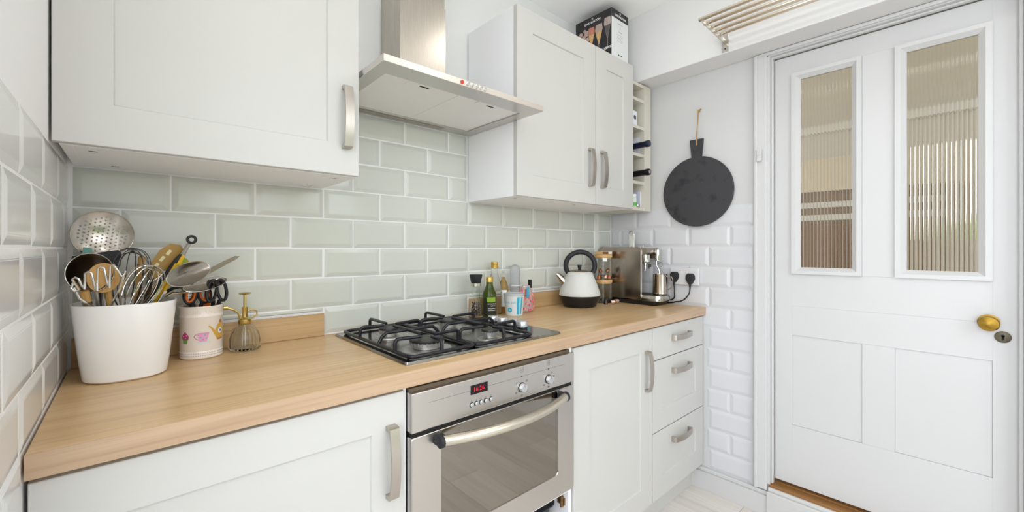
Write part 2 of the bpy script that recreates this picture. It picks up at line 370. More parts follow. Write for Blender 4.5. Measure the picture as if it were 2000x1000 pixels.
jb.box(2.246, 2.36, DY1-.004, DY1+.006, .14, 2.07); jb.box(2.262, 2.284, DY1+.006, DY1+.016, .14, 2.066, b=.003); jb.box(2.246, 2.36, DY1, DY0, 2.07, 2.079); jb.box(2.262, 2.284, DY1, DY0, 2.062, 2.070, b=.003)
struct(jb.obj('door_jamb', white_gloss, None))
DX = 2.290; T = .04
door = thing('door_1', 'old white panelled door with two reeded glass panes and brass knob', 'door', (DX, -.88, .155)); door['kind'] = 'structure'; del door['category']
y0d, y1d, z0d, z1d = -.881, -1.593, .158, 2.06
P1, P2 = (-.9455, -1.1885), (-1.286, -1.5335)
for a, b2 in ((y0d, P1[0]), (P2[1], y1d)): box('stile', white_gloss, door, DX, DX+T, a, b2, z0d, z1d, b=.0004)
box('mullion', white_gloss, door, DX, DX+T, P1[1], P2[0], 1.0922, 1.9778, b=.0004); box('mullion', white_gloss, door, DX, DX+T, P1[1], P2[0], .4203, .8202, b=.0004)
for a, b2 in ((1.978, z1d), (.9502, 1.092), (.8205, .950), (z0d, .420)): box('rail', white_gloss, door, DX, DX+T, P1[0], P2[1], a, b2, b=.0004)
for pa, pb in (P1, P2):
    box('panel', white_gloss, door, DX+.0045, DX+T-.004, pa-.0004, pb+.0004, .4207, .8199)
    g = .033
    mitre = [((pa, 1.978), (pb, 1.978), (pb+g, 1.949), (pa-g, 1.949)), ((pa, 1.092), (pb, 1.092), (pb+g, 1.121), (pa-g, 1.121)),
             ((pa, 1.978), (pa, 1.092), (pa-g, 1.121), (pa-g, 1.949)), ((pb, 1.978), (pb, 1.092), (pb+g, 1.121), (pb+g, 1.949))]
    for q in mitre:
        q = [(y*.999+.001*(pa+pb)/2, z*.999+.001*1.535) for y, z in q]
        mm = MB(); outer, inner = q[:2], q[2:]
        mid = [((outer[0][0]+inner[1][0])/2, (outer[0][1]+inner[1][1])/2), ((outer[1][0]+inner[0][0])/2, (outer[1][1]+inner[0][1])/2)]
        vs = [(DX-.012, *outer[0]), (DX-.012, *outer[1]), (DX-.012, *mid[1]), (DX-.012, *mid[0]), (DX+.004, *inner[0]), (DX+.004, *inner[1]), (DX+.018, *outer[0]), (DX+.018, *outer[1]), (DX+.018, *inner[0]), (DX+.018, *inner[1])]
        mm.add(vs, [(0,1,2,3), (3,2,4,5), (0,6,7,1), (5,4,8,9), (6,9,8,7), (0,3,5,9,6), (1,7,8,4,2)])
        mm.obj('glazing_bead', white_gloss, door, 20)
    # reeded pane: real ribs
    n = round((abs(pb-pa)-2*g)/.0115); wv = (abs(pb-pa)-2*g+.006)/n; vs = []; fs = []; S = 7; ya = pa-g+.003
    for i in range(n):
        for j in range(S):
            t = j/S; vs += [(DX+.0135-.0040*math.sqrt(max(0, 1-(2*t-1)**2)), ya-(i+t)*wv, z) for z in (1.118, 1.952)]
    vs += [(DX+.0135, ya-n*wv, 1.118), (DX+.0135, ya-n*wv, 1.952)]
    kk = len(vs)//2
    fs = [(2*i, 2*i+1, 2*i+3, 2*i+2) for i in range(kk-1)]
    vs += [(DX+.0155, ya, 1.118), (DX+.0155, ya, 1.952), (DX+.0155, ya-n*wv, 1.118), (DX+.0155, ya-n*wv, 1.952)]
    fs += [(2*kk, 2*kk+2, 2*kk+3, 2*kk+1)]
    mm = MB(); mm.add(vs, fs); mm.obj('pane', reeded, door, 40)
kn = MB(); kn.lathe([(.026, -.002), (.027, -.006), (.012, -.010), (.010, -.02), (.014, -.026), (.023, -.034), (.0255, -.044), (.022, -.052), (.012, -.057), (.001, -.0585)], (DX, -1.524, .951), 28, 'x')
kn.obj('door_knob', oldbrass, door)
es = MB().lathe([(.0195, -.0002), (.0195, -.003), (.017, -.0045), (.001, -.005)], (DX, -1.556, .905), 20, 'x').obj('keyhole_cover', tarnish, door)
MB().lathe([(.0045, -.0049), (.0045, -.0056)], (DX, -1.556, .909), 12, 'x').box(DX-.0056, DX-.0049, -1.5588, -1.5532, .896, .909).obj('keyhole', gap, es)
sw = thing('door_contact_sensor', 'tiny white plastic contact block on the door casing', 'sensor', (2.228, -.84, 1.60))
box('body', white_gloss, sw, 2.218, 2.2275, -.846, -.826, 1.60, 1.655, b=.002); box('cover_line', mat('grey_line', (190, 190, 188), .6), sw, 2.2172, 2.2181, -.844, -.828, 1.624, 1.627)
# room beyond the door
HX = 4.4; hallw = mat('hall_wall', (226, 222, 212), .8); hm2 = mat('hall_brown_wood', (142, 112, 78), .6)
struct(box('hall_floor', wood('hall_floor_wood', (150, 112, 70), (128, 92, 54), (90, 62, 36), 'y', .4), None, WX+.1, HX, -4, .8, .0, .13, smooth=0))
struct(box('hall_ceiling', hallw, None, WX+.1, HX, -4, .8, 2.5, 2.56, smooth=0))
mh = MB(); mh.box(HX, HX+.1, -4, -1.74, .1, 2.5); mh.box(HX, HX+.1, -1.58, .8, .1, 2.5); mh.box(HX, HX+.1, -1.74, -1.58, 1.78, 2.5); mh.box(HX, HX+.1, -1.74, -1.58, .1, 1.25)
struct(mh.obj('hall_wall_far', hallw, None, 0))
struct(box('hall_wall_end', hallw, None, WX+.1, HX, .8, .9, .1, 2.5, smooth=0))
mh = MB(); mh.box(WX+.1, 2.9, -4.1, -4, .1, 2.5); mh.box(4.0, HX, -4.1, -4, .1, 2.5); mh.box(2.9, 4.0, -4.1, -4, 2.1, 2.5); mh.box(2.9, 4.0, -4.1, -4, .1, .9)  # opening added out of view to let daylight into the hall
struct(mh.obj('hall_wall_start', hallw, None, 0))
portal('hall_fill_portal', (3.45, -4.05, 1.5), (R(90), 0, 0), 1.1, 1.2)
hb = MB()
for i in range(9): hb.ball((6.2+random.uniform(-.2, .2), -3.2+i*.30, random.uniform(.7, 1.25)), random.uniform(.35, .5), 10)
hb = hb.obj('garden_shrubs', leafm, None); hb['kind'] = 'stuff'; hb['label'] = 'green shrubs outside the small hall window'; hb['category'] = 'shrubs'
hr = thing('picture_rail', 'pale horizontal rail high on the wall seen through the reeded door glass', 'rail', (HX-.06, -1.5, 1.93)); box('rail_board', printwhite, hr, HX-.06, HX-.001, -3.5, .7, 1.93, 1.975)
hs = thing('wooden_dresser', 'tall brown wooden dresser with cream top seen through the door glass', 'dresser', (3.8, -.9, .13))
box('body', hm2, hs, 3.60, 4.0, -1.12, -.66, .131, 1.52, b=.004); box('top', mat('cream_board', (238, 226, 200), .5), hs, 3.58, 4.02, -1.14, -.64, 1.5205, 1.70, b=.003)
for i in range(2): box('door_front', wood('dresser_front_%d' % i, (150, 112, 70), (128, 92, 54), (96, 66, 38), 'z', .5), hs, 3.587, 3.599, -1.11+i*.225, -.893+i*.225, .18, 1.335, b=.002)
for z in (1.36, 1.43): box('white_shelf_edge', printwhite, hs, 3.584, 3.599, -1.11, -.67, z, z+.032, b=.002)

# ------------------------------------------------------------------ cabinets
def shaker(parent, x0, x1, z0, z1, y, t=.02, st=.085, sb=None, rec=.0055, panel=True, name='door'):
    g = .0012; x0 += g; x1 -= g; z0 += g; z1 -= g; sb = sb or st; c = .0012
    rings = [((x0, x1, z0, z1), y+t), ((x0, x1, z0, z1), y+c), ((x0+c, x1-c, z0+c, z1-c), y)]
    if panel:
        rings += [((x0+st, x1-st, z0+sb, z1-sb), y), ((x0+st+.0022, x1-st-.0022, z0+sb+.0022, z1-sb-.0022), y+rec)]
    vs = []; fs = [(0, 1, 2, 3)]
    for (a, b2, c2, d), yy in rings: vs += [(a, yy, c2), (b2, yy, c2), (b2, yy, d), (a, yy, d)]
    for r in range(len(rings)-1):
        for i in range(4): fs.append((r*4+i, r*4+(i+1) % 4, r*4+4+(i+1) % 4, r*4+4+i))
    k = (len(rings)-1)*4; fs.append((k, k+1, k+2, k+3))
    mm = MB(); mm.add(vs, fs); return mm.obj(name, cream, parent, 0)
def bow_handle(parent, cx, cz, y, length=.17, vertical=True, wd=.0115):
    L = length/2; N = 14; foot = .010
    out = [(-L, 0), (-L, -.016)]
    for i in range(N+1):
        s = -L+.004+(2*L-.008)*i/N; out.append((s, -.022-.011*(1-(s/L)**2)))
    out += [(L, -.016), (L, 0), (L-foot, 0), (L-foot-.001, -.014)]
    for i in range(N, -1, -1):
        s = (-L+foot+.006)+(2*L-2*foot-.012)*i/N; out.append((s, -.0165-.0105*(1-(s/L)**2)))
    out += [(-L+foot+.001, -.014), (-L+foot, 0)]
    mm = MB()
    if vertical: mm.prism(out, lambda s, d: (cx-wd, y+d, cz+s), lambda s, d: (cx+wd, y+d, cz+s))
    else: mm.prism(out, lambda s, d: (cx+s, y+d, cz-wd), lambda s, d: (cx+s, y+d, cz+wd))
    return mm.obj('handle', nickel, parent, 30, label='brushed nickel bow handle')
def carcase(parent, x0, x1, y0, y1, z0, z1, t=.018, shelf=True, m=carcass, hollow=False):
    box('side_panel', m, parent, x0, x0+t, y0, y1, z0, z1, b=.0006); box('side_panel', m, parent, x1-t, x1, y0, y1, z0, z1, b=.0006)
    box('base_panel', m, parent, x0+t, x1-t, y0, y1, z0, z0+t); box('top_panel', m, parent, x0+t, x1-t, y0, y1, z1-t, z1)
    box('back_panel', m, parent, x0+t, x1-t, y1-.008, y1, z0+t, z1-t)
UZ0, UZ1, UY = 1.406, 2.14, -.297
c = thing('wall_cabinet', 'cream shaker wall cabinet in the corner by the white tiled side wall', 'cabinet', (.3, -.15, UZ0))
carcase(c, .012, .594, UY, -.009, UZ0, UZ1)
d = shaker(c, .003, .594, UZ0, UZ1, UY-.0215); bow_handle(d, .556, 1.565, UY-.0215, .172)
for sx, sy in ((.05, -.25), (.08, -.06), (.54, -.25), (.53, -.06)): box('fixing_slot', gap, c, sx, sx+.014, sy-.0018, sy+.0018, UZ0-.0006, UZ0+.0001)
c = thing('wall_cabinet', 'wide cream shaker wall cabinet beside the steel cooker hood', 'cabinet', (1.45, -.15, UZ0))
carcase(c, 1.204, 1.70, UY, -.009, UZ0, UZ1)
d = shaker(c, 1.204, 1.70, UZ0, UZ1, UY-.0215); bow_handle(d, 1.652, 1.571, UY-.0215, .172)
box('fixing_slot', gap, c, 1.25, 1.264, -.252, -.2485, UZ0-.0006, UZ0+.0001); box('fixing_slot', gap, c, 1.62, 1.634, -.252, -.2485, UZ0-.0006, UZ0+.0001)
c = thing('wall_cabinet', 'narrow cream shaker wall cabinet between wide cabinet and wine rack', 'cabinet', (1.86, -.15, UZ0))
carcase(c, 1.701, 2.018, UY, -.009, UZ0, UZ1)
d = shaker(c, 1.701, 2.018, UZ0, UZ1, UY-.0215); bow_handle(d, 1.745, 1.571, UY-.0215, .172)
# wine rack
c = thing('wine_rack', 'narrow cream open wine rack next to wall cabinet', 'wine rack', (2.1, -.15, UZ0))
RT = 2.08
creamrack = mat('rack_cream', (209, 205, 192), .4)
box('side_panel', creamrack, c, 2.020, 2.036, -.297, -.025, UZ0, RT, b=.0008); box('side_panel', creamrack, c, 2.158, 2.222, -.300, -.025, UZ0, RT, b=.0008)
box('back_panel', creamrack, c, 2.036, 2.158, -.030, -.025, UZ0+.016, RT-.016)
rack_z = [UZ0, 1.545, 1.692, 1.838, 1.984, RT-.016]
for z in rack_z: box('shelf', creamrack, c, 2.036, 2.158, -.297, -.030, z, z+.016, b=.0008)
def wine_bottle(z, label, capm_, cname, gl):
    t = thing('wine_bottle', label, 'bottle', (2.097, -.2, z+.016)); cz = z+.016+.0385; cx = 2.094
    mm = MB().lathe([(.030, -.045), (.037, -.05), (.037, -.19), (.034, -.21), (.017, -.25), (.0145, -.262)], (cx, 0, cz), 24, 'y'); mm.obj('body', gl, t)
    f = MB().lathe([(.0150, -.2622), (.0155, -.30), (.0155, -.345), (.0175, -.348), (.0175, -.362), (.016, -.366), (.001, -.3665)], (cx, 0, cz), 22, 'y').obj('foil_capsule', capm_, t)
    return t, f
wine_bottle(rack_z[2], 'wine bottle with navy foil neck lying in the wine rack', mat('navy_foil', (30, 40, 62), .3, .3), 'navy', mat('dark_wine_glass', (30, 26, 22), .08))
t, f = wine_bottle(rack_z[1], 'wine bottle with black foil neck lying in the wine rack', mat('black_foil', (22, 22, 24), .3, .2), 'black', MATS['dark_wine_glass'])
MB().lathe([(.009, -.3666), (.009, -.3672)], (2.094, 0, rack_z[1]+.0545), 14, 'y').obj('foil_emblem', mat('silver_print', (190, 188, 184), .4, .4), f)
t = thing('folded_leaflet', 'white and mauve folded leaflet tucked behind the navy necked bottle', 'paper', (2.1, -.26, rack_z[2]+.016))
mm = MB().box(2.040, 2.0405, -.29, -.17, rack_z[2]+.0165, rack_z[2]+.12); mm.xf(M.Translation((2.04, 0, rack_z[2]+.0165)) @ M.Rotation(R(-14), 4, 'X') @ M.Translation((-2.04, 0, -rack_z[2]-.0165))); mm = MB().box(2.1375, 2.139, -.285, -.06, rack_z[2]+.0165, rack_z[2]+.11); mm.obj('sheet', paper, t)
box('cover', mat('mauve_print', (168, 150, 172), .6), t, 2.1395, 2.1405, -.283, -.16, rack_z[2]+.0165, rack_z[2]+.085)
t = thing('small_card_box', 'small white box with round dark emblem standing in the wine rack', 'box', (2.1, -.22, rack_z[3]+.016))
box('carton', paper, t, 2.062, 2.108, -.286, -.224, rack_z[3]+.0163, rack_z[3]+.094, b=.001); MB().lathe([(.012, -.2862), (.012, -.2868)], (2.086, 0, rack_z[3]+.06), 16, 'y').obj('emblem', mat('emblem_grey', (92, 84, 82), .6), t)
t = thing('seasoning_packet', 'lime green packet leaning at the bottom of the wine rack', 'packet', (2.10, -.2, rack_z[0]+.016))
mm = MB().prism([(-.30, 1.4225), (-.24, 1.4225), (-.19, 1.49), (-.235, 1.505)], lambda y, z: (2.098, y+.045, z), lambda y, z: (2.106, y+.045, z)); mm.obj('pouch', mat('lime_print', (150, 186, 60), .5), t); box('print_band', printwhite, t, 2.0972, 2.0979, -.245, -.205, 1.43, 1.45)
t = thing('small_jar', 'small clear jar with green and white label inside wine rack', 'jar', (2.088, -.276, rack_z[0]+.016))
MB().lathe([(.016, .0003), (.017, .003), (.017, .05), (.013, .056)], (2.088, -.276, rack_z[0]+.016), 20).obj('body', mat('jar_frost', (214, 220, 214), .2), t)
MB().lathe([(.0174, .008), (.0174, .026)], (2.088, -.276, rack_z[0]+.016), 20, caps=False).obj('label_band', mat('leaf_green', (92, 176, 70), .5), t)
MB().lathe([(.015, .0562), (.015, .07), (.001, .0705)], (2.088, -.276, rack_z[0]+.016), 20).obj('lid', printwhite, t)
t = thing('torch_tube', 'small grey metal tube lying at the bottom of the wine rack', 'tube', (2.12, -.25, rack_z[0]+.016))
MB().lathe([(.008, -.29), (.012, -.286), (.012, -.24), (.009, -.235), (.009, -.19), (.001, -.1895)], (2.122, 0, rack_z[0]+.0285), 18, 'y').obj('barrel', silverplastic, t)
MB().lathe([(.0125, -.262), (.0125, -.256)], (2.122, 0, rack_z[0]+.0287), 18, 'y', caps=False).obj('ring', mat('grey_ring', (120, 120, 124), .4), t)
t = thing('white_booklet', 'white booklet standing against the side of the lowest rack shelf', 'booklet', (2.14, -.18, rack_z[0]+.016))
box('pages', paper, t, 2.147, 2.156, -.28, -.10, rack_z[0]+.0163, rack_z[0]+.105); box('cover', mat('pale_blue_print', (210, 214, 230), .6), t, 2.1462, 2.147, -.281, -.099, rack_z[0]+.0163, rack_z[0]+.106)

# ------------------------------------------------------------------ worktop run
BY = -.573; BZ0, BZ1 = .12, .864
wt = MB().box(.0035, 2.2525, -.583, -.001, .872, .91, b=.002).obj('worktop', oak, None); tag(wt, 'long oak effect worktop carrying the hob and kettle', 'worktop')
box('front_edging', oak_edge, wt, .0035, 2.2525, -.5855, -.5832, .8725, .9095, label='paler straight-grained edge strip')
tag(MB().box(.008, .598, -.016, -.0085, .9105, .985, b=.001).obj('upstand', oak_up, None), 'oak upstand strip behind the utensil pots, left of the hob', 'upstand')
tag(MB().box(1.206, 2.12, -.016, -.0085, .9105, .985, b=.001).obj('upstand', oak_up, None), 'oak upstand strip behind kettle and bottles, right of the hob', 'upstand')
c = thing('base_cabinet', 'cream base cabinet left of the oven under the worktop', 'cabinet', (.3, -.3, BZ0))
carcase(c, .012, .600, BY+.0215, -.02, BZ0, .870)
d = shaker(c, .004, .600, BZ0, BZ1, BY, st=.08, sb=.083); bow_handle(d, .563, .708, BY, .168)
c = thing('oven_housing', 'white oven housing unit with an open compartment below the oven', 'cabinet', (.9, -.3, BZ0))
box('side_panel', carcass, c, .6015, .6115-.002, BY+.012, -.02, BZ0, .870); box('side_panel', carcass, c, 1.212, 1.2295, BY+.008, -.02, BZ0, .870, b=.0008)
box('base_panel', carcass, c, .6105, 1.2115, BY+.03, -.02, BZ0, BZ0+.018); box('back_panel', carcass, c, .6105, 1.2115, -.032, -.02, BZ0+.02, .87); box('shelf', carcass, c, .6105, 1.2115, BY+.004, -.034, .384, .3955, b=.0008)
hg = MB().box(1.2035, 1.2115, BY+.02, BY+.05, .328, .352, b=.001).lathe([(.006, .322), (.006, .358)], (1.2035, BY+.03, 0), 10); hg.obj('hinge', mat('hinge_bronze', (150, 118, 80), .35, .9), c, label='small bronze hinge')
c = thing('base_cabinet', 'cream base cabinet with single door between the oven and drawers', 'cabinet', (1.5, -.3, BZ0))
carcase(c, 1.2315, 1.752, BY+.0215, -.02, BZ0, .870)
d = shaker(c, 1.2315, 1.752, BZ0, BZ1, BY, st=.088); bow_handle(d, 1.700, .694, BY, .168)
c = thing('drawer_unit', 'cream three drawer base unit at the end of the worktop', 'drawers', (2.0, -.3, BZ0))
carcase(c, 1.755, 2.234, BY+.0215, -.02, BZ0, .870)
for z0, z1, pn, hz in ((.723, BZ1, False, .803), (.414, .721, True, .655), (BZ0, .412, True, .345)):
    d = shaker(c, 1.755, 2.248, z0, z1, BY, st=.082, sb=.088, panel=pn, name='drawer_front'); bow_handle(d, 2.003, hz, BY, .168, False)
tag(MB().box(1.2315, 2.234, -.522, -.506, .0005, .1195).obj('plinth', cream, None), 'cream plinth board under the drawers and door unit', 'plinth')
tag(MB().box(.004, 1.2305, -.522, -.506, .0005, .1195).obj('plinth', cream, None), 'cream plinth board under the oven and corner unit', 'plinth')
t = thing('baking_tray', 'black rectangular baking tray inside the gap under the oven', 'tray', (.93, -.35, BZ0+.02))
mm = MB(); Q = [(.70, -.545, .285), (1.185, -.545, .285), (1.185, -.12, .285), (.70, -.12, .285)]
def rr(x0, x1, y0, y1, r, z, n=5):
    o = []
    for cx, cy, a in ((x1-r, y1-r, 0), (x0+r, y1-r, pi/2), (x0+r, y0+r, pi), (x1-r, y0+r, 1.5*pi)):
        o += [(cx+r*cos(a+pi/2*i/n), cy+r*sin(a+pi/2*i/n), z) for i in range(n+1)]
    return o
def loft(mm, rings, cap0=True, cap1=True):
    n = len(rings[0]); vs = [p for r in rings for p in r]; fs = []
    for j in range(len(rings)-1):
        for i in range(n): fs.append((j*n+i, j*n+(i+1) % n, (j+1)*n+(i+1) % n, (j+1)*n+i))
    if cap0: fs.append(tuple(range(n-1, -1, -1)))
    if cap1: fs.append(tuple((len(rings)-1)*n+i for i in range(n)))
    mm.add(vs, fs); return mm
TX0, TX1, TY0, TY1 = .665, 1.196, -.54, -.1
loft(MB(), [rr(TX0+.03, TX1-.03, TY0+.03, TY1-.03, .03, .145), rr(TX0+.012, TX1-.012, TY0+.012, TY1-.012, .035, .335), rr(TX0, TX1, TY0, TY1, .04, .338), rr(TX0, TX1, TY0, TY1, .04, .341), rr(TX0+.02, TX1-.02, TY0+.02, TY1-.02, .03, .340), rr(TX0+.04, TX1-.04, TY0+.04, TY1-.04, .025, .150)]).obj('pan', mat('tray_black', (40, 40, 44), .4), t)
MB().tube([(TX1-.03, TY0+.03, .3385), (TX1-.03, TY1-.03, .3385)], .003, 6).obj('rim_bead', MATS['tray_black'], t)

# ------------------------------------------------------------------ oven
OY = -.585; OX0, OX1 = .612, 1.217
c = thing('oven', 'built-in brushed steel oven with red clock display and bowed handle', 'oven', (.915, -.3, .397))
box('body', gap, c, .616, 1.2085, BY+.016, -.06, .402, .862)
cp = box('control_panel', steel, c, OX0, OX1, OY, OY+.028, .757, .854, b=.0025)
box('gap_strip', gap, c, OX0+.004, OX1-.004, OY+.008, OY+.028, .746, .757)
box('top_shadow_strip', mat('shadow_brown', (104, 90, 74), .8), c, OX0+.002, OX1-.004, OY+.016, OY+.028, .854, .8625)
WXa, WXb, WZa, WZb = .694, 1.139, .470, .746
# door frame with window opening
mm = MB()
outer = rr(OX0, OX1, .399, .746, .004, 0); inner = rr(WXa, WXb, WZa, .7455, .012, 0)
fr = lambda pts, y: [(p[0], y, p[1]) for p in pts]
loft(mm, [fr(inner, OY+.024), fr(outer, OY+.024), fr(outer, OY+.002), fr(rr(OX0+.002, OX1-.002, .401, .744, .004, 0), OY), fr(inner, OY), fr(rr(WXa+.001, WXb-.001, WZa+.001, .7445, .012, 0), OY+.002), fr(inner, OY+.024)], False, False)
dr = mm.obj('oven_door', steel, c, 30)
MB().prism([(p[0], p[1]) for p in rr(WXa+.0005, WXb-.0005, WZa+.0005, .745, .0115, 0)], lambda x, z: (x, OY+.003, z), lambda x, z: (x, OY+.010, z)).obj('window_glass', ovenglass, dr, 0, label='dark mirrored oven glass')
hp_ = []
for i in range(25):
    s = -1+2*i/24; hp_.append((.915+s*.232, OY-.022-.045*(1-s*s), .727))
MB().tube(hp_, .0135, 14).obj('handle', brushed('oven_handle_metal', (214, 206, 192), .3, 'x'), dr, label='bowed satin steel handle')
for s in (-1, 1):
    x = .915+s*.232
    MB().lathe([(.0155, 0), (.0155, .010)], (x-.005+s*.003, OY-.0215, .727), 18, 'x').box(x-.011-(s > 0)*.004, x+.011+(s < 0)*.004, OY-.022, OY, .716, .738, b=.003).obj('handle_end_cap', softblack, dr, label='dark plastic end cap')
dsp = box('display', mat('display_black', (20, 18, 22), .12), cp, .787, .845, OY-.0008, OY+.001, .811, .836)
redled = mat('red_led', (220, 30, 50), .4, emit=((200, 24, 44), .12))
text('clock_digits', '16:26', .0175, face_mY(.814, OY-.0011, .8235), redled, dsp)
for x0, x1 in ((.66, .785), (.848, .974), (.978, 1.089), (1.095, 1.17)): box('print_line', mat('print_grey', (96, 90, 84), .5), cp, x0, x1, OY-.0004, OY+.0005, .8226, .8232)
for x in (.976, 1.092):
    MB().lathe([(.0145, -.0003), (.0145, -.001)], (x, OY, .7905), 24, 'y').obj('knob_recess', gap, cp)
    kb = MB().lathe([(.0125, -.0011), (.0125, -.012), (.0115, -.0135), (.001, -.0137)], (x, OY, .7905), 28, 'y').obj('oven_knob', silverplastic, cp)
    box('pointer', MATS['print_grey'], kb, x-.0005, x+.0005, OY-.0141, OY-.0137, .7935, .802)
    MB().lathe([(.0022, -.0002), (.0022, -.0006)], (x, OY, .8228), 12, 'y').obj('indicator_dot', gap, cp)
    mm = MB()
    for a, b2, z0, z1 in ((x-.006, x+.006, .835, .8355), (x-.006, x+.006, .8485, .849), (x-.006, x-.0055, .835, .849), (x+.0055, x+.006, .835, .849)): mm.box(a, b2, OY-.0005, OY+.0002, z0, z1)
    if x < 1: mm.tube([(x-.002, OY-.0004, .841), (x-.0005, OY-.0004, .839), (x+.003, OY-.0004, .844)], .0005, 5)
    else: mm.box(x-.0008, x+.0008, OY-.0005, OY+.0002, .838, .846)
    mm.obj('symbol', MATS['print_grey'], cp, 0)
for i, a in enumerate((140, 40, -35, -90, -150)):
    px, pz = .976+.026*cos(R(a)), .7905+.024*sin(R(a)); mm = MB()
    for q in ((px-.003, px+.003, pz+.0025, pz+.003), (px-.003, px-.0025, pz-.003, pz+.003), (px+.0025, px+.003, pz-.003, pz+.003)) + (((px-.003, px+.003, pz-.003, pz-.0025),) if i else ()): mm.box(q[0], q[1], OY-.0005, OY+.0002, q[2], q[3])
    if i in (1, 3, 4): mm.box(px-.0018, px+.0018, OY-.0005, OY+.0002, pz-.0004, pz+.0004)
    mm.obj('symbol', MATS['print_grey'], cp, 0)
for sN, a in (('50', 50), ('100', 12), ('150', -38), ('200', -90), ('250', -142)):
    text('dial_number', sN, .0065, face_mY(1.092+.025*cos(R(a)), OY-.0004, .7905+.024*sin(R(a))), MATS['print_grey'], cp)
for x in (.790, .806, .822, .838, .857):
    zz = .7845
    MB().lathe([(.0066, -.0002), (.0066, -.0012)], (x, OY, zz), 18, 'y').obj('button_recess', gap, cp); MB().lathe([(.0054, -.0013), (.0054, -.004), (.0045, -.0046), (.0005, -.0048)], (x, OY, zz), 18, 'y').obj('button', silverplastic, cp)
    MB().box(x-.0025, x+.0025, OY-.0004, OY+.0002, zz+.0095, zz+.0100).box(x-.0012, x+.0012, OY-.0004, OY+.0002, zz+.0115, zz+.012).obj('symbol', MATS['print_grey'], cp, 0)

# ------------------------------------------------------------------ hob
c = thing('gas_hob', 'four burner steel gas hob with black pan supports', 'hob', (.917, -.288, .91))
HZ = .9175
loft(MB(), [rr(.622, 1.212, -.538, -.040, .012, .9102), rr(.622, 1.212, -.538, -.040, .012, .9125), rr(.6245, 1.2095, -.5355, -.0425, .011, HZ), rr(.64, 1.196, -.522, -.056, .012, HZ-.0005)]).obj('plate', hobsteel, c, 25)
box('corner_line', alu, c, 1.196, 1.197, -.535, -.50, HZ-.0003, HZ+.0003)
burn = [(.735, -.215, .030), (.740, -.440, .046), (.960, -.215, .034), (.960, -.455, .026)]
for bx, by, r in burn:
    b0 = MB().lathe([(r*1.55, HZ-.0004), (r*1.5, HZ+.002), (r*1.15, HZ+.004), (r*1.05, HZ+.003)], (bx, by, 0), 32).obj('burner', alu, c)
    mm = MB().lathe([(r*.8, HZ+.004), (r*.8, HZ+.012), (r*1.02, HZ+.0125), (r*1.05, HZ+.022), (r*.98, HZ+.0235)], (bx, by, 0), 36)
    for i in range(24): a = 2*pi*i/24; mm.box(bx+r*1.03*cos(a)-.001, bx+r*1.03*cos(a)+.001, by+r*1.03*sin(a)-.001, by+r*1.03*sin(a)+.001, HZ+.015, HZ+.0245)
    mm.obj('flame_ring', alu, b0)
    MB().lathe([(r*1.06, HZ+.0246), (r*1.07, HZ+.028), (r*1.02, HZ+.031), (r*.5, HZ+.032), (.0005, HZ+.032)], (bx, by, 0), 36).obj('burner_cap', capm, b0)
    MB().lathe([(.0025, HZ), (.0025, HZ+.02), (.0015, HZ+.024)], (bx+r*1.3, by+r*.5, 0), 8).obj('spark_pin', printwhite, b0)
GZ = .957; fz = .9245; rd = .0054
for gx0, gx1, cx in ((.644, .852, .737), (.858, 1.086, .960)):
    mm = MB(); mm.tube(rr(gx0, gx1, -.522, -.062, .02, fz, 4), rd, 8, closed=True)
    def finger(p0, p1, zf=fz):
        a = V((p0[0], p0[1], zf)); b2 = V((p1[0], p1[1], GZ)); d = (V((p1[0], p1[1], 0))-V((p0[0], p0[1], 0))).normalized()
        pts = [a, V((p0[0], p0[1], GZ-.012))]+[V((p0[0], p0[1], GZ-.012))+d*.012*(1-cos(t))+V((0, 0, .012*sin(t))) for t in (pi/6, pi/3, pi/2)]+[b2]
        mm.tube(pts, [rd, rd, rd, rd, rd, rd*.85], 8)
    for by in ((-.215, -.447)):
        finger((gx0, by+.012), (cx-.022, by)); finger((gx1, by+.012), (cx+.022, by))
    finger((cx, -.062), (cx, -.19)); finger((cx, -.522), (cx, -.47))
    mm.tube([(gx0, -.330, fz), (gx0+.012, -.330, GZ-.012), (gx0+.026, -.330, GZ-.001), (gx1-.026, -.330, GZ-.001), (gx1-.012, -.330, GZ-.012), (gx1, -.330, fz)], rd, 8)
    mm.tube([(cx, -.330, GZ), (cx, -.245, GZ)], rd, 8); mm.tube([(cx, -.330, GZ), (cx, -.415, GZ)], rd, 8)
    for px, py in ((gx0+.005, -.50), (gx1-.005, -.50), (gx0+.005, -.08), (gx1-.005, -.08)): mm.tube([(px, py, fz), (px, py, HZ)], .004, 6)
    mm.obj('pan_support', enamel, c, 50)
for by in (-.245, -.298, -.352, -.406):
    MB().lathe([(.0185, HZ-.0002), (.0185, HZ+.006), (.016, HZ+.008)], (1.148, by, 0), 24).obj('knob_base', black, c); MB().lathe([(.0195, HZ+.008), (.0195, HZ+.026), (.0185, HZ+.0275), (.0005, HZ+.028)], (1.148, by, 0), 28).obj('hob_knob', silverplastic, c)

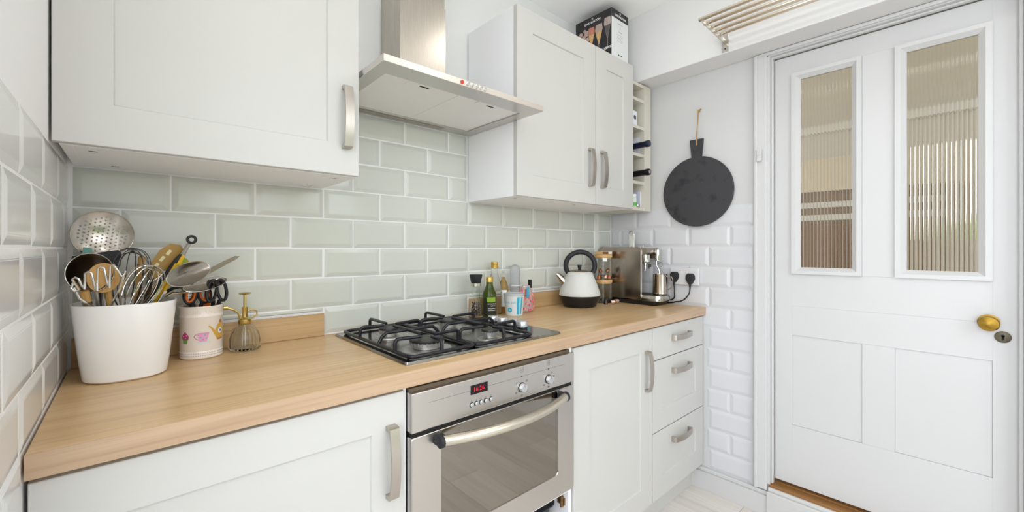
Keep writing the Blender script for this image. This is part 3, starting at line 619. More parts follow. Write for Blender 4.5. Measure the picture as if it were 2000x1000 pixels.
# ------------------------------------------------------------------ cooker hood
c = thing('cooker_hood', 'stainless steel chimney cooker hood above the hob', 'cooker hood', (.897, -.2, 1.69))
HA, HB, HY, H0, H1 = .599, 1.199, -.462, 1.69, 1.709
mm = MB(); o_ = [(HA, HY), (HB, HY), (HB, -.010), (HA, -.010)]; i_ = [(HA+.040, HY+.073), (HB-.045, HY+.073), (HB-.045, -.068), (HA+.040, -.068)]
def ring(q, z): return [(p[0], p[1], z) for p in q]
loft(mm, [ring(i_, H0+.010), ring(i_, H0), ring(o_, H0), ring(o_, H1), ring([(HA+.02, HY+.02), (HB-.02, HY+.02), (HB-.02, -.010), (HA+.02, -.010)], H1+.004)], False, True)
cn = mm.obj('canopy', steel, c, 0)
box('edge_lip', mat('fascia_bright', (224, 216, 206), .3, .85), cn, HA+.0005, HB-.0005, HY-.0012, HY-.0002, H0+.0005, H1-.0005, label='bright narrow front fascia')
for fa, fb in ((HA+.041, .8925), (.8935, HB-.046)):
    fl = box('grease_filter', filterm, c, fa, fb, HY+.074, -.069, H0+.004, H0+.009, b=.0012)
    xm = (fa+fb)/2
    box('filter_latch', filterm, fl, xm-.05, xm+.05, HY+.078, HY+.108, H0+.002, H0+.0039, b=.0008); box('latch_slot', gap, fl, xm-.008, xm+.022, HY+.090, HY+.097, H0+.0014, H0+.0022)
box('lamp_strip', mat('hood_lamp_cover', (150, 142, 132), .3), c, .70, 1.05, -.055, -.025, H0-.0016, H0-.0002, b=.0006)
loft(MB(), [ring([(.804, -.155), (.990, -.155), (.990, -.0085), (.804, -.0085)], H1+.0042), ring([(.804, -.155), (.990, -.155), (.990, -.0085), (.804, -.0085)], 2.10)]).obj('chimney', steel_v, c, 0)
loft(MB(), [ring([(.807, -.152), (.987, -.152), (.987, -.002), (.807, -.002)], 2.1005), ring([(.807, -.152), (.987, -.152), (.987, -.002), (.807, -.002)], 2.438)]).obj('upper_chimney', steel_v, c, 0)
MB().lathe([(.0058, -.0014), (.0058, -.004), (.0005, -.0045)], (.846, HY, 1.6995), 16, 'y').obj('power_button', mat('red_button', (196, 66, 50), .4), c, label='red round push button')
for i in range(5): MB().lathe([(.0068, -.0014), (.0068, -.003), (.0052, -.0032), (.0052, -.007), (.0005, -.0075)], (.866+i*.0165, HY, 1.6995), 16, 'y').obj('push_button', chrome, c)
#--PART3--
# ------------------------------------------------------------------ utensil crock
WZ = .9105
px, py = .108, -.163
c = thing('utensil_crock', 'large white ceramic crock full of kitchen utensils in the corner', 'crock', (px, py, WZ))
def crock(mm, prof, cx, cy, sy, pw=2.5, n=48): mm.lathe([(r, z+WZ) for r, z in prof], (cx, cy, 0), n, caps=False, sy=sy, pw=pw)
mm = MB(); crock(mm, [(.0005, .0002), (.068, .0002), (.073, .004), (.078, .04), (.086, .12), (.0905, .166), (.0905, .170), (.0885, .1705), (.0865, .167), (.081, .12), (.072, .04), (.066, .008), (.0005, .007)], px, py, 1.03)
mm.obj('body', ceramic, c)
crock(MB_ := MB(), [(.0500, -.0002), (.0500, .0003)], px, py, 1.03); MB_.obj('foot_ring', ceramic, c)
# skimmer
def frame_to(cam_target, normal):      # matrix with local z = normal
    q = V((0, 0, 1)).rotation_difference(V(normal).normalized()); return M.Translation(V(cam_target)) @ q.to_matrix().to_4x4()
t = thing('skimmer', 'round perforated steel skimmer standing highest in the white crock', 'skimmer', (.062, -.125, WZ+.012))
sk = frame_to((.0665, -.088, 1.236), (.15, -1, .05)); r_s = .0555
holes = []
for i in range(-6, 7):
    for j in range(-6, 7):
        a, b2 = i*.0082, j*.0088+(.0044 if i % 2 else 0)
        if math.hypot(a, b2) < .046: holes.append((a, b2))
bm = bmesh.new(); bmesh.ops.create_grid(bm, x_segments=66, y_segments=66, size=r_s)
dele = []
for f in bm.faces:
    p = f.calc_center_median()
    if p.length > r_s or any(math.hypot(p.x-a, p.y-b2) < .0019 for a, b2 in holes): dele.append(f)
bmesh.ops.delete(bm, geom=dele, context='FACES')
for q in bm.verts:
    if q.co.length > r_s-.0012: q.co.xy = q.co.xy.normalized()*r_s
    q.co.z = -.012*(1-(q.co.xy.length/r_s)**2)
mm = MB(); mm.frombm(bm); mm.xf(sk); mm.obj('perforated_bowl', utensil_steel, t, 60)
mm = MB(); mm.tube([tuple(sk @ V((r_s*cos(2*pi*i/40), r_s*sin(2*pi*i/40), 0))) for i in range(40)], .0012, 6, closed=True); mm.obj('rim', utensil_steel, t)
MB().tube([(.074, -.088, 1.186), (.070, -.092, 1.15), (.064, -.112, 1.05), (.062, -.125, WZ+.014)], .0036, 8).obj('handle', utensil_steel, t)
# dark flat turner behind the ladle
t = thing('nylon_turner', 'black nylon turner lying behind the steel ladle in crock', 'turner', (.07, -.15, WZ+.012))
mm = MB(); poly = [(-.052, -.012), (-.046, .008), (.040, .022), (.046, .014), (.044, -.016), (.02, -.02), (-.04, -.032)]
mm.prism(poly, lambda a, b2: (.058+a*.88, -.118+a*.15, 1.178+b2), lambda a, b2: (.058+a*.88, -.115+a*.15, 1.178+b2)); mm.obj('blade', softblack, t, 0)
MB().tube([(.056, -.1175, 1.17), (.060, -.130, 1.08), (.07, -.15, WZ+.014)], .005, 8).obj('handle', softblack, t)
MB().tube([(.058+a*.88, -.1165+a*.15, 1.178+b2) for a, b2 in poly[:4]], .0012, 6).obj('steel_edge', utensil_steel, t)
# ladle
def spoon(name, label, cat, base, neck, centre, normal, rx, ry, depth, mb_, mh_, ang=0, hr=.0035, rim=True, elong=1):
    t = thing(name, label, cat, base); mtx = frame_to(centre, normal) @ M.Rotation(ang, 4, 'Z')
    mm = MB(); N = 28; K = 7; vs = []; fs = []
    for side, off in ((0, 0), (1, -.0012)):
        for j in range(K+1):
            rr_ = j/K
            for i in range(N):
                a = 2*pi*i/N; vs.append((rx*rr_*cos(a), ry*rr_*sin(a), -depth*(1-rr_**2)+off))
    n1 = (K+1)*N
    for s in (0, n1):
        for j in range(K):
            for i in range(N): fs.append((s+j*N+i, s+j*N+(i+1) % N, s+(j+1)*N+(i+1) % N, s+(j+1)*N+i))
    for i in range(N): fs.append((K*N+i, K*N+(i+1) % N, n1+K*N+(i+1) % N, n1+K*N+i))
    mm.add(vs, fs); mm.xf(mtx); mm.obj('bowl', mb_, t, 60)
    if rim: MB().tube([tuple(mtx @ V((rx*cos(2*pi*i/36), ry*sin(2*pi*i/36), 0))) for i in range(36)], .0011, 6, closed=True).obj('rim', mh_, t)
    MB().tube([tuple(p) for p in neck]+[base], hr, 8).obj('handle', mh_, t)
    return t
spoon('ladle', 'deep steel ladle facing forward beside the tiled wall', 'ladle', (.06, -.17, WZ+.012), [(.058, -.175, 1.112), (.062, -.174, 1.07)], (.0495, -.190, 1.150), (.10, -1, .18), .038, .043, .026, darksteel, utensil_steel)
# masher
t = thing('potato_masher', 'wire potato masher with zigzag head at front of crock', 'masher', (.07, -.20, WZ+.012))
zz = []
for i, (x, zl, zh) in enumerate([(.034, 1.117, 1.143), (.053, 1.112, 1.154), (.072, 1.118, 1.164), (.091, 1.130, 1.168)]):
    zz += [(x-.0085, -.236, zh-.004), (x-.004, -.238, zh), (x+.001, -.238, zh-.003), (x+.006, -.236, zl+.006), (x+.0095, -.235, zl)] if i < 3 else [(x-.0085, -.236, zh-.004), (x-.004, -.238, zh), (x+.004, -.237, zh-.014), (x+.009, -.236, zh-.026), (x+.014, -.234, zh-.022), (x+.016, -.234, zh-.014)]
MB().tube([(.028, -.234, 1.135), (.024, -.234, 1.120), (.030, -.235, 1.113), (.036, -.235, 1.117)]+zz, .0025, 8).obj('zigzag_head', chrome, t, 60)
MB().tube([(.028, -.233, 1.122), (.036, -.229, 1.098), (.055, -.222, 1.078), (.066, -.21, 1.06)], .0024, 8).tube([(.104, -.231, 1.145), (.098, -.228, 1.115), (.083, -.22, 1.08), (.070, -.21, 1.06)], .0024, 8).obj('arm', chrome, t)
MB().tube([(.068, -.21, 1.062), (.07, -.20, WZ+.014)], .006, 10).obj('handle', beech, t)
# wooden spoon
spoon('wooden_spoon', 'round headed wooden spoon behind the zigzag masher', 'spoon', (.085, -.165, WZ+.012), [(.077, -.183, 1.110), (.082, -.178, 1.06)], (.0705, -.190, 1.138), (.05, -1, .15), .027, .033, .005, beech, beech, hr=.006, rim=False)
# whisks
def whisk(label, base, neck, tip, R0, n, mw, mh, r=.0009):
    t = thing('balloon_whisk', label, 'whisk', base); L = (V(tip)-V(neck)).length; mm = MB()
    for kx in range(n):
        a = pi*kx/n; pts = []
        for i in range(25):
            s = -1+2*i/24; h = L*(1-abs(s)**2.3); wd = R0*math.copysign(abs(sin(pi*abs(s)**.8*.5+0))**1, s) if 0 else R0*sin(pi*s*.0)  # placeholder
            u = i/24*2*pi; rad = R0*sin(u/2*2/2*1) if 0 else 0
            th = i/24*pi; rr_ = R0*(sin(th)**.75 if 0 < i < 24 else 0); hh = L*(.5-.5*cos(2*th))**.62
            sg = 1 if th < pi/2 else -1
            rr_ = R0*sin(2*th if th < pi/2 else 2*(pi-th))**.8 if 0 < i < 24 and i != 12 else 0
            pts.append((sg*rr_*cos(a), sg*rr_*sin(a), hh*(1-.012*kx)))
        mm.tube(pts, r, 5)
    between(mm, neck, tip, 0); mm.obj('wire_balloon', mw, t, 60)
    MB().tube([neck, base], [.005, .007], 10).obj('handle', mh, t)
    return t
whisk('dark wire balloon whisk at the back of the crock', (.105, -.14, WZ+.012), (.108, -.136, 1.045), (.119, -.134, 1.204), .037, 7, mat('dark_wire', (92, 92, 92), .35, .9), softblack, .0010)
whisk('bright steel balloon whisk tilting to the right in crock', (.098, -.19, WZ+.012), (.106, -.198, 1.045), (.155, -.205, 1.163), .034, 7, chrome, utensil_steel, .0010)
# yellow slotted spatula, tongs, spoons
t = thing('slotted_spatula', 'mustard yellow slotted spatula behind the tongs', 'spatula', (.12, -.13, WZ+.012))
A, B = V((.150, -.112, 1.125)), V((.208, -.10, 1.210)); ax = (B-A).normalized(); pr = V((ax.z, 0, -ax.x))
def sp(u, v): return A+ax*u*(B-A).length+pr*v
pl = [(0, -.006), (.15, -.020), (.7, -.026), (.95, -.018), (1.03, 0), (.98, .012), (.6, .016), (.15, .012), (0, .006)]
def ringpts(pl, off): return [tuple(sp(u, v)+V((0, off, 0))) for u, v in pl]
mm = MB()
slots = [(.35, -.010), (.55, -.010), (.75, -.008)]
mm.prism(pl, lambda u, v: sp(u, v), lambda u, v: sp(u, v)+V((0, .002, 0))); mm.obj('blade', darkyellow, t, 0)
for u, v in slots: MB().prism([(u-.07, v-.003), (u+.07, v-.003), (u+.07, v+.004), (u-.07, v+.004)], lambda a, b2: sp(a, b2)+V((0, -.0004, 0)), lambda a, b2: sp(a, b2)+V((0, .0001, 0))).obj('slot', mat('slot_pale', (226, 214, 160), .5), t, 0)
MB().tube([tuple(sp(u, v)) for u, v in pl[4:]], .0016, 6).obj('steel_edge', utensil_steel, t); MB().tube([tuple(sp(.05, 0)), (.14, -.12, 1.06), (.12, -.13, WZ+.014)], .005, 8).obj('handle', darksteel, t)
t = thing('kitchen_tongs', 'yellow and black tongs with a black hanging ring', 'tongs', (.125, -.15, WZ+.012))
TA, TB = V((.137, -.150, 1.04)), V((.216, -.135, 1.196)); d = (TB-TA).normalized(); s_ = V((d.z, 0, -d.x))
for sg, mt in ((-1, softblack), (1, yellow)):
    mm = MB(); mm.tube([TA+s_*sg*.006*k_+d*((TB-TA).length*q) for q, k_ in ((0, 1.3), (.3, 1.25), (.6, 1.1), (.85, .7), (1, .2))], [.0045, .005, .0055, .005, .003], 8); mm.obj('arm', mt, t)
MB().tube([TA+d*(TB-TA).length*q-V((0, .006, 0)) for q in (.25, .5, .8)], .004, 8).obj('grip', yellow, t, label='yellow soft grip')
MB().tube([TB-d*.01, TB+d*.022], [.006, .004], 8).obj('pull_tab', utensil_steel, t)
rc = TB+d*.034; MB().tube([tuple(rc+d*.0085*cos(2*pi*i/20)+s_*.0085*sin(2*pi*i/20)) for i in range(20)], .0034, 8, closed=True).obj('hanging_ring', softblack, t, label='black plastic ring')
MB().tube([TA, (.125, -.15, WZ+.014)], .004, 8).obj('leg', utensil_steel, t)
spoon('serving_spoon', 'large steel serving spoon leaning out over the rim of the crock', 'spoon', (.12, -.16, WZ+.012), [(.178, -.166, 1.100), (.165, -.165, 1.072)], (.224, -.165, 1.140), (.55, -.80, .35), .027, .062, .012, utensil_steel, chrome, ang=R(-38), hr=.0042)
spoon('serving_spoon', 'slimmer steel serving spoon leaning lower towards the scissors', 'spoon', (.13, -.15, WZ+.012), [(.222, -.112, 1.090), (.192, -.125, 1.090), (.170, -.138, 1.078)], (.264, -.104, 1.108), (.25, -.75, .62), .019, .056, .008, utensil_steel, chrome, ang=R(-58), hr=.0038)
t = thing('palette_knife', 'thin steel palette knife pointing out of the crock past both spoons', 'knife', (.14, -.12, WZ+.012))
ka, kb_ = V((.262, -.066, 1.131)), V((.348, -.06, 1.183)); kd = (kb_-ka).normalized(); ks = V((kd.z, 0, -kd.x))
MB().prism([(-.06, -.006), (.06, -.007), (.09, -.005), (.1, .001), (.09, .005), (-.06, .006)], lambda u, v: ka+kd*u+ks*v, lambda u, v: ka+kd*u+ks*v+V((0, .0012, 0))).obj('blade', darksteel, t, 0)
MB().tube([tuple(ka-kd*.055), (.196, -.070, 1.098), (.168, -.092, 1.080), (.14, -.12, WZ+.014)], .0045, 8).obj('handle', softblack, t)
t = thing('wooden_spatula', 'plain wooden handle end rising at the back of crock', 'spatula', (.115, -.10, WZ+.012))
MB().tube([(.115, -.10, WZ+.014), (.134, -.083, 1.16), (.136, -.082, 1.178)], [.006, .007, .0075], 10).ball((.136, -.082, 1.178), .0078, 10).obj('shaft', beech, t)
MB().lathe([(.0079, 1.160), (.0079, 1.163)], (.1345, -.0829, 0), 12, caps=False).obj('burnt_ring', mat('dark_wood_ring', (150, 106, 60), .6), t)
t = thing('silicone_scraper', 'teal silicone scraper mostly hidden beside the tiled wall', 'scraper', (.05, -.15, WZ+.012))
MB().prism([(.030, 1.176), (.050, 1.176), (.048, 1.204), (.034, 1.207)], lambda x, z: (x, -.106, z), lambda x, z: (x, -.102, z)).obj('head', teal, t, 0)
MB().tube([(.04, -.104, 1.178), (.045, -.12, 1.08), (.05, -.15, WZ+.014)], .004, 8).obj('handle', teal, t)
t = thing('pastry_brush', 'flat wooden brush handle below the steel ladle', 'brush', (.066, -.185, WZ+.012))
MB().tube([(.066, -.185, WZ+.014), (.046, -.208, 1.085), (.042, -.212, 1.112)], [.006, .0075, .008], 8).obj('handle', beech, t); MB().tube([(.0465, -.2075, 1.082), (.0455, -.2085, 1.088)], .0082, 8).obj('ferrule_band', utensil_steel, t)
t = thing('salad_server', 'lime green server peeking out behind the yellow tongs', 'server', (.13, -.12, WZ+.012))
MB().ball((.212, -.085, 1.166), .018, 14, 1, .25, .8).obj('head', lime, t); MB().tube([(.205, -.085, 1.155), (.17, -.105, 1.075), (.13, -.12, WZ+.014)], .004, 8).obj('handle', lime, t)

# ------------------------------------------------------------------ patterned canister with scissors
cx, cy = .258, -.070; CR = .048
c = thing('utensil_canister', 'pale pink ceramic canister printed with cupcake, teacup and teapot', 'canister', (cx, cy, WZ))
MB().lathe([(.0005, .0002), (.046, .0002), (.0485, .003), (.0485, .019), (.0475, .021), (.048, .023), (.048, .108), (.0492, .110), (.0492, .113), (.0480, .115), (.0480, .134), (.0492, .137), (.048, .139), (.0455, .137), (.044, .12), (.044, .008), (.0005, .006)], (cx, cy, WZ), 48, caps=False).obj('body', pinkceramic, c)
va = math.atan2(-1.4879-cy, .1152-cx)          # direction that faces the room
def can(u, v, e=.0004): a = va+u/CR; return (cx+(CR+e)*cos(a), cy+(CR+e)*sin(a), WZ+v)
K = lambda n, col_, r=.5: mat(n, col_, r)
def dc(name, poly, m, e=.0004, u0=0, v0=0): return decal(name, [(u0+a, v0+b2) for a, b2 in poly], lambda u, v: can(u, v, e), m, c, 2)
# cupcake (left)
dc('cupcake_print', [(-.006, 0), (.006, 0), (.0075, .0125), (-.0075, .0125)], K('cake_green', (118, 148, 84)), u0=-.038, v0=.042)
dc('cupcake_print', [(-.009, .012), (.009, .012), (.010, .019), (.006, .026), (.002, .029), (0, .032), (-.003, .029), (-.008, .024), (-.010, .018)], K('cake_pink', (186, 62, 122)), u0=-.038, v0=.042)
for a, b2 in ((-.005, .02), (.004, .022), (.001, .0155)): dc('cupcake_print', circ(a, b2, .0016, 8), K('cake_dot', (246, 220, 232)), .0007, -.038, .042)
# teacup (middle)
dc('teacup_print', circ(0, 0, .016, 18, .0035), K('saucer_grey', (206, 212, 210)), u0=.004, v0=.044)
dc('teacup_print', [(-.007, 0), (.007, 0), (.011, .012), (.0125, .023), (-.0125, .023), (-.011, .010)], K('cup_pink', (226, 160, 196)), .0006, u0=.004, v0=.046)
MB().tube([can(.004+a, .046+b2, .0006) for a, b2 in ((-.011, .019), (-.017, .020), (-.020, .015), (-.016, .009), (-.009, .005))], .0009, 5).obj('teacup_print', K('cup_pink_dark', (196, 116, 166)), c)
for a, b2 in ((-.006, .012), (.003, .017), (.006, .009), (-.001, .006)): dc('teacup_print', circ(a, b2, .0022, 8), K('flower_teal', (128, 178, 186)), .0009, .004, .046)
dc('teacup_print', [(-.0125, .0218), (.0125, .0218), (.0126, .0232), (-.0126, .0232)], MATS['cup_pink_dark'], .0009, .004, .046)
# teapot (right)
dc('teapot_print', [(-.006, 0), (.012, 0), (.018, .012), (.020, .028), (.014, .042), (.004, .046), (-.006, .040), (-.012, .026), (-.020, .036), (-.027, .041), (-.030, .039), (-.024, .034), (-.017, .020), (-.010, .008)], K('pot_mustard', (206, 164, 72)), u0=.044, v0=.046)
dc('teapot_print', [(.000, .046), (.012, .044), (.010, .051), (.006, .056), (.003, .052)], K('pot_brown', (176, 116, 70)), .0006, .044, .046)
dc('teapot_print', circ(.004, .024, .008, 14), K('pot_badge', (232, 232, 226)), .0007, .044, .046); dc('teapot_print', circ(.004, .024, .0035, 10), K('pot_badge_blue', (96, 112, 160)), .0010, .044, .046)
dc('teapot_print', [(-.006, 0), (.012, 0), (.014, .005), (-.008, .005)], MATS['pot_brown'], .0006, .044, .046)
mm = MB()
for i in range(30):
    u = -.072+i*.005
    for v, s in ((.0095, 1), (.0155, -1)): mm.tube([can(u-.0012, v+.001*s, .0008), can(u, v-.001*s, .0008), can(u+.0012, v+.001*s, .0008)], .0004, 4)
mm.obj('stitch_print', K('stitch_grey', (128, 118, 116)), c)
# faint wording round the rim
def wrap_text(s, size, u0, v0, m):
    cu = bpy.data.curves.new('rim_lettering', 'FONT'); cu.body = s; cu.size = size; cu.extrude = 0; cu.resolution_u = 1
    tmp = bpy.data.objects.new('tmp', cu); col.objects.link(tmp); me = bpy.data.meshes.new_from_object(tmp.evaluated_get(bpy.context.evaluated_depsgraph_get())); bpy.data.objects.remove(tmp); bpy.data.curves.remove(cu)
    off = wloc(c)
    for q in me.vertices: q.co = V(can(u0+q.co.x, v0+q.co.y, .0006))-off
    me.materials.clear(); me.materials.append(m); o = bpy.data.objects.new('rim_lettering', me); col.objects.link(o); o.parent = c
wrap_text('Utensils', .017, -.055, .1185, K('rim_letter', (214, 204, 194))); wrap_text('Utensils', .017, .008, .1185, MATS['rim_letter'])
def scissors(label, base, top, ms, mi, spread, hx, hz, off=0):
    t = thing('kitchen_scissors', label, 'scissors', base)
    for sg in (-1, 1):
        p = V(top)+V((sg*spread, off*sg, 0)); N = 22; tilt = -.12*sg
        lp = [(p.x+hx*cos(2*pi*i/N)+hz*sin(2*pi*i/N)*sin(tilt), p.y+.002*sg, p.z+hz*sin(2*pi*i/N)) for i in range(N)]
        lo = MB().tube(lp, .0042, 8, closed=True).obj('finger_loop', ms, t)
        if mi: MB().tube([(p.x+(hx-.0042)*cos(2*pi*i/N)+(hz-.004)*sin(2*pi*i/N)*sin(tilt), p.y+.002*sg-.001, p.z+(hz-.004)*sin(2*pi*i/N)) for i in range(N)], .0032, 8, closed=True).obj('loop_lining', mi, lo)
        MB().tube([(p.x-sg*.004, p.y+.002*sg, p.z-hz+.002), (base[0]+sg*.003, base[1]+.002*sg, p.z-hz-.05)], [.005, .004], 8).obj('shank', ms, t)
        MB().box(base[0]-.004+sg*.002, base[0]+.004+sg*.002, base[1]+.002*sg-.001, base[1]+.002*sg+.001, base[2], top[2]-hz-.04).obj('blade', utensil_steel, t, 0)
scissors('kitchen scissors with orange lined dark handles in the printed canister', (.245, -.065, WZ+.01), (.249, -.073, 1.080), softblack, orange, .015, .0135, .024)
scissors('all black handled scissors in the printed canister', (.280, -.078, WZ+.01), (.290, -.090, 1.088), black, None, .012, .0105, .029, .003)
t = thing('orange_peeler', 'orange handled peeler between the two scissors in canister', 'peeler', (.268, -.055, WZ+.01))
MB().tube([(.268, -.055, WZ+.012), (.272, -.060, 1.06), (.274, -.062, 1.11)], [.005, .008, .0075], 10).obj('handle', orange, t); MB().tube([(.274, -.062, 1.11), (.2745, -.0625, 1.121)], .003, 8).obj('stub', utensil_steel, t)
t = thing('ridged_grater', 'small ridged metal grater inside the orange scissor loop', 'grater', (.236, -.052, WZ+.01))
mm = MB().box(.226, .248, -.0535, -.0515, WZ+.012, 1.104, b=.0006); mm.obj('plate', utensil_steel, t)
mm = MB()
for i in range(4):
    for j in range(7): mm.ball((.2295+i*.005, -.0540, 1.05+j*.0075), .0015, 6)
mm.obj('teeth', darksteel, t)
t = thing('steel_ladle_handle', 'flat steel tool standing at the left of the canister', 'tool', (.222, -.072, WZ+.01))
MB().box(.2185, .2255, -.0728, -.0712, WZ+.012, 1.092, b=.0005).obj('shaft', darksteel, t); MB().lathe([(.008, -.0008), (.008, .0008)], (.222, -.072, 1.096), 16, 'y').obj('hang_end', darksteel, t)

# ------------------------------------------------------------------ glass sprayer
sx, sy = .360, -.066
c = thing('plant_mister', 'ribbed clear glass mister with brass pump beside the canister', 'mister', (sx, sy, WZ))
n = 96; prof = [(.0005, .0002), (.034, .0002), (.0385, .004), (.0390, .012), (.0385, .030), (.035, .048), (.027, .062), (.016, .071), (.0125, .074), (.0125, .080)]
vs = []; fs = []
for r, z in prof:
    for i in range(n):
        a = 2*pi*i/n; rb = r*(1+(.028*cos(24*a) if .010 < r and z < .072 else 0)); vs.append((sx+rb*cos(a), sy+rb*sin(a), WZ+z))
for j in range(len(prof)-1):
    for i in range(n): fs.append((j*n+i, j*n+(i+1) % n, (j+1)*n+(i+1) % n, (j+1)*n+i))
inner_ = [(.0115, .080), (.0115, .074), (.015, .0695), (.025, .060), (.0325, .047), (.0358, .030), (.0358, .008), (.0005, .006)]
o0 = len(vs)
for r, z in inner_: vs += [(sx+r*cos(2*pi*i/n), sy+r*sin(2*pi*i/n), WZ+z) for i in range(n)]
for j in range(len(inner_)-1):
    for i in range(n): fs.append((o0+j*n+i, o0+j*n+(i+1) % n, o0+(j+1)*n+(i+1) % n, o0+(j+1)*n+i))
for i in range(n): fs.append(((len(prof)-1)*n+i, (len(prof)-1)*n+(i+1) % n, o0+(i+1) % n, o0+i))
mm = MB(); mm.add(vs, fs); mm.obj('glass_bottle', clear, c, 60)
MB().lathe([(.0155, .0745), (.0165, .076), (.0165, .088), (.012, .092), (.0075, .094), (.0075, .118), (.0085, .120), (.0085, .123), (.004, .124)], (sx, sy, WZ), 24).obj('pump_collar', brass, c)
MB().tube([(sx, sy, WZ+.122), (sx, sy, WZ+.160)], .0038, 10).lathe([(.0005, .158), (.013, .160), (.0165, .163), (.014, .1655), (.0005, .1665)], (sx, sy, WZ), 20).obj('plunger', brass, c)
MB().tube([(sx-.010, sy, WZ+.088), (sx-.016, sy, WZ+.108), (sx-.026, sy-.001, WZ+.117), (sx-.046, sy-.002, WZ+.125)], .0033, 8).lathe([(.0065, -.004), (.0065, .006)], (sx-.048, sy-.002, WZ+.1255), 14, 'x').obj('spray_nozzle', brass, c)
MB().tube([(sx+.008, sy, WZ+.112), (sx+.022, sy, WZ+.114), (sx+.030, sy, WZ+.108), (sx+.031, sy, WZ+.098), (sx+.022, sy, WZ+.090), (sx+.014, sy, WZ+.086)], .0022, 8).obj('finger_hook', brass, c)
MB().tube([(sx, sy, WZ+.010), (sx, sy, WZ+.0885)], .002, 8).obj('dip_tube', printwhite, c)

# ------------------------------------------------------------------ bottles and seasoning by the hob
mx_, my_ = 1.184, -.088; mz = HZ+.0004
c = thing('pepper_mill', 'clear pepper mill with flared black top behind the hob', 'pepper mill', (mx_, my_, mz))
MB().lathe([(.0005, .0001), (.026, .0001), (.0275, .004), (.026, .03), (.020, .06), (.0165, .085), (.0165, .128), (.0155, .128), (.0155, .085), (.019, .06), (.0245, .03), (.0245, .005), (.0005, .004)], (mx_, my_, mz), 30, caps=False).obj('glass_body', clear, c)
mm = MB()
for i in range(190):
    z = .008+random.random()*.052; r_ = (.022 if z < .03 else .022-(z-.03)*.2)*math.sqrt(random.random()); a = random.random()*6.28
    mm.ball((mx_+r_*cos(a), my_+r_*sin(a), mz+z), .0026, 6)
o = mm.obj('peppercorns', mat('peppercorn', (70, 52, 42), .8, noise=(180, .5, (40, 30, 26))), c, 60); o['kind'] = 'stuff'
MB().lathe([(.0185, .1282), (.0205, .129), (.0205, .141), (.0195, .142)], (mx_, my_, mz), 28).obj('steel_collar', polished, c)
MB().lathe([(.0195, .1422), (.0205, .144), (.0268, .172), (.0272, .176), (.0255, .1775), (.0005, .178)], (mx_, my_, mz), 30).obj('mill_top', softblack, c)
def bottle(name, label, x, y, prof, mg, cap, mc, group=None, n=28, cat='bottle', inner=None):
    t = thing(name, label, cat, (x, y, WZ)); MB().lathe(prof, (x, y, WZ), n).obj('glass_body', mg, t); MB().lathe(cap, (x, y, WZ), n).obj('cap', mc, t); return t
ox, oy = 1.266, -.077
t = bottle('oil_bottle', 'green olive oil bottle with gold cap and black label', ox, oy, [(.029, .0003), (.0305, .003), (.0305, .088), (.028, .102), (.020, .118), (.0150, .134), (.0145, .148)], greenglass,
   [(.0158, .1484), (.0158, .168), (.0148, .170), (.0005, .1705)], gold)
ma = math.atan2(-1.4879-oy, .1152-ox)
def wrap(xc, yc, rad, a0): return lambda u, v: (xc+rad*cos(a0+u/rad), yc+rad*sin(a0+u/rad), WZ+v)
fo = wrap(ox, oy, .0309, ma)
decal('front_label', [(-.030, .006), (.042, .006), (.042, .082), (-.030, .082)], fo, inkblack, t, 5); decal('green_band', [(-.012, .064), (.030, .064), (.030, .084), (-.012, .084)], wrap(ox, oy, .0312, ma), mat('label_lime', (132, 168, 46), .5), t, 4)
def bend_text(s, size, u0, v0, f, m, parent):
    cu = bpy.data.curves.new('lettering', 'FONT'); cu.body = s; cu.size = size; cu.align_x = 'CENTER'; cu.resolution_u = 1
    tmp = bpy.data.objects.new('tmp', cu); col.objects.link(tmp); me = bpy.data.meshes.new_from_object(tmp.evaluated_get(bpy.context.evaluated_depsgraph_get())); bpy.data.objects.remove(tmp); bpy.data.curves.remove(cu)
    off = wloc(parent)
    for q in me.vertices: q.co = V(f(u0+q.co.x, v0+q.co.y))-off
    me.materials.clear(); me.materials.append(m); o = bpy.data.objects.new('lettering', me); col.objects.link(o); o.parent = parent
fo2 = wrap(ox, oy, .0314, ma)
bend_text('EXTRA VIRGIN', .0062, .013, .054, fo2, printwhite, t); bend_text('OLIVE OIL', .0062, .016, .046, fo2, printwhite, t)
for v in (.036, .028): decal('label_line', [(-.006, v), (.03, v), (.03, v+.0012), (-.006, v+.0012)], fo2, printwhite, t, 4)
vx, vy = 1.318, -.0495
t = bottle('vinegar_bottle', 'tall clear glass bottle with gold cap behind the olive oil', vx, vy, [(.029, .0003), (.031, .003), (.031, .110), (.028, .135), (.018, .168), (.0145, .182), (.0140, .206)], clear, [(.0160, .2064), (.0160, .224), (.0168, .226), (.0168, .231), (.0155, .2335), (.0005, .234)], gold)
ax_, ay_ = 1.378, -.041
t = bottle('dressing_bottle', 'small amber bottle with white label and clear cap', ax_, ay_, [(.0215, .0003), (.023, .003), (.023, .102), (.021, .122), (.013, .145), (.0095, .150), (.0095, .163)], amber, [(.0105, .1634), (.0105, .180), (.0060, .183), (.0052, .192), (.0005, .193)], clearp)
fa_ = wrap(ax_, ay_, .0233, math.atan2(-1.4879-ay_, .1152-ax_)); decal('front_label', [(-.022, .03), (.016, .03), (.016, .105), (-.022, .105)], fa_, printwhite, t, 4)
decal('label_ring', [(-.012+.006*cos(i*pi/8), .096+.006*sin(i*pi/8)) for i in range(16)], wrap(ax_, ay_, .0236, math.atan2(-1.4879-ay_, .1152-ax_)), mat('label_plum', (120, 60, 84), .5), t, 1)
tx, ty = 1.374, -.118
c = thing('salt_tub', 'small white tub of sea salt with turquoise stripes', 'tub', (tx, ty, WZ))
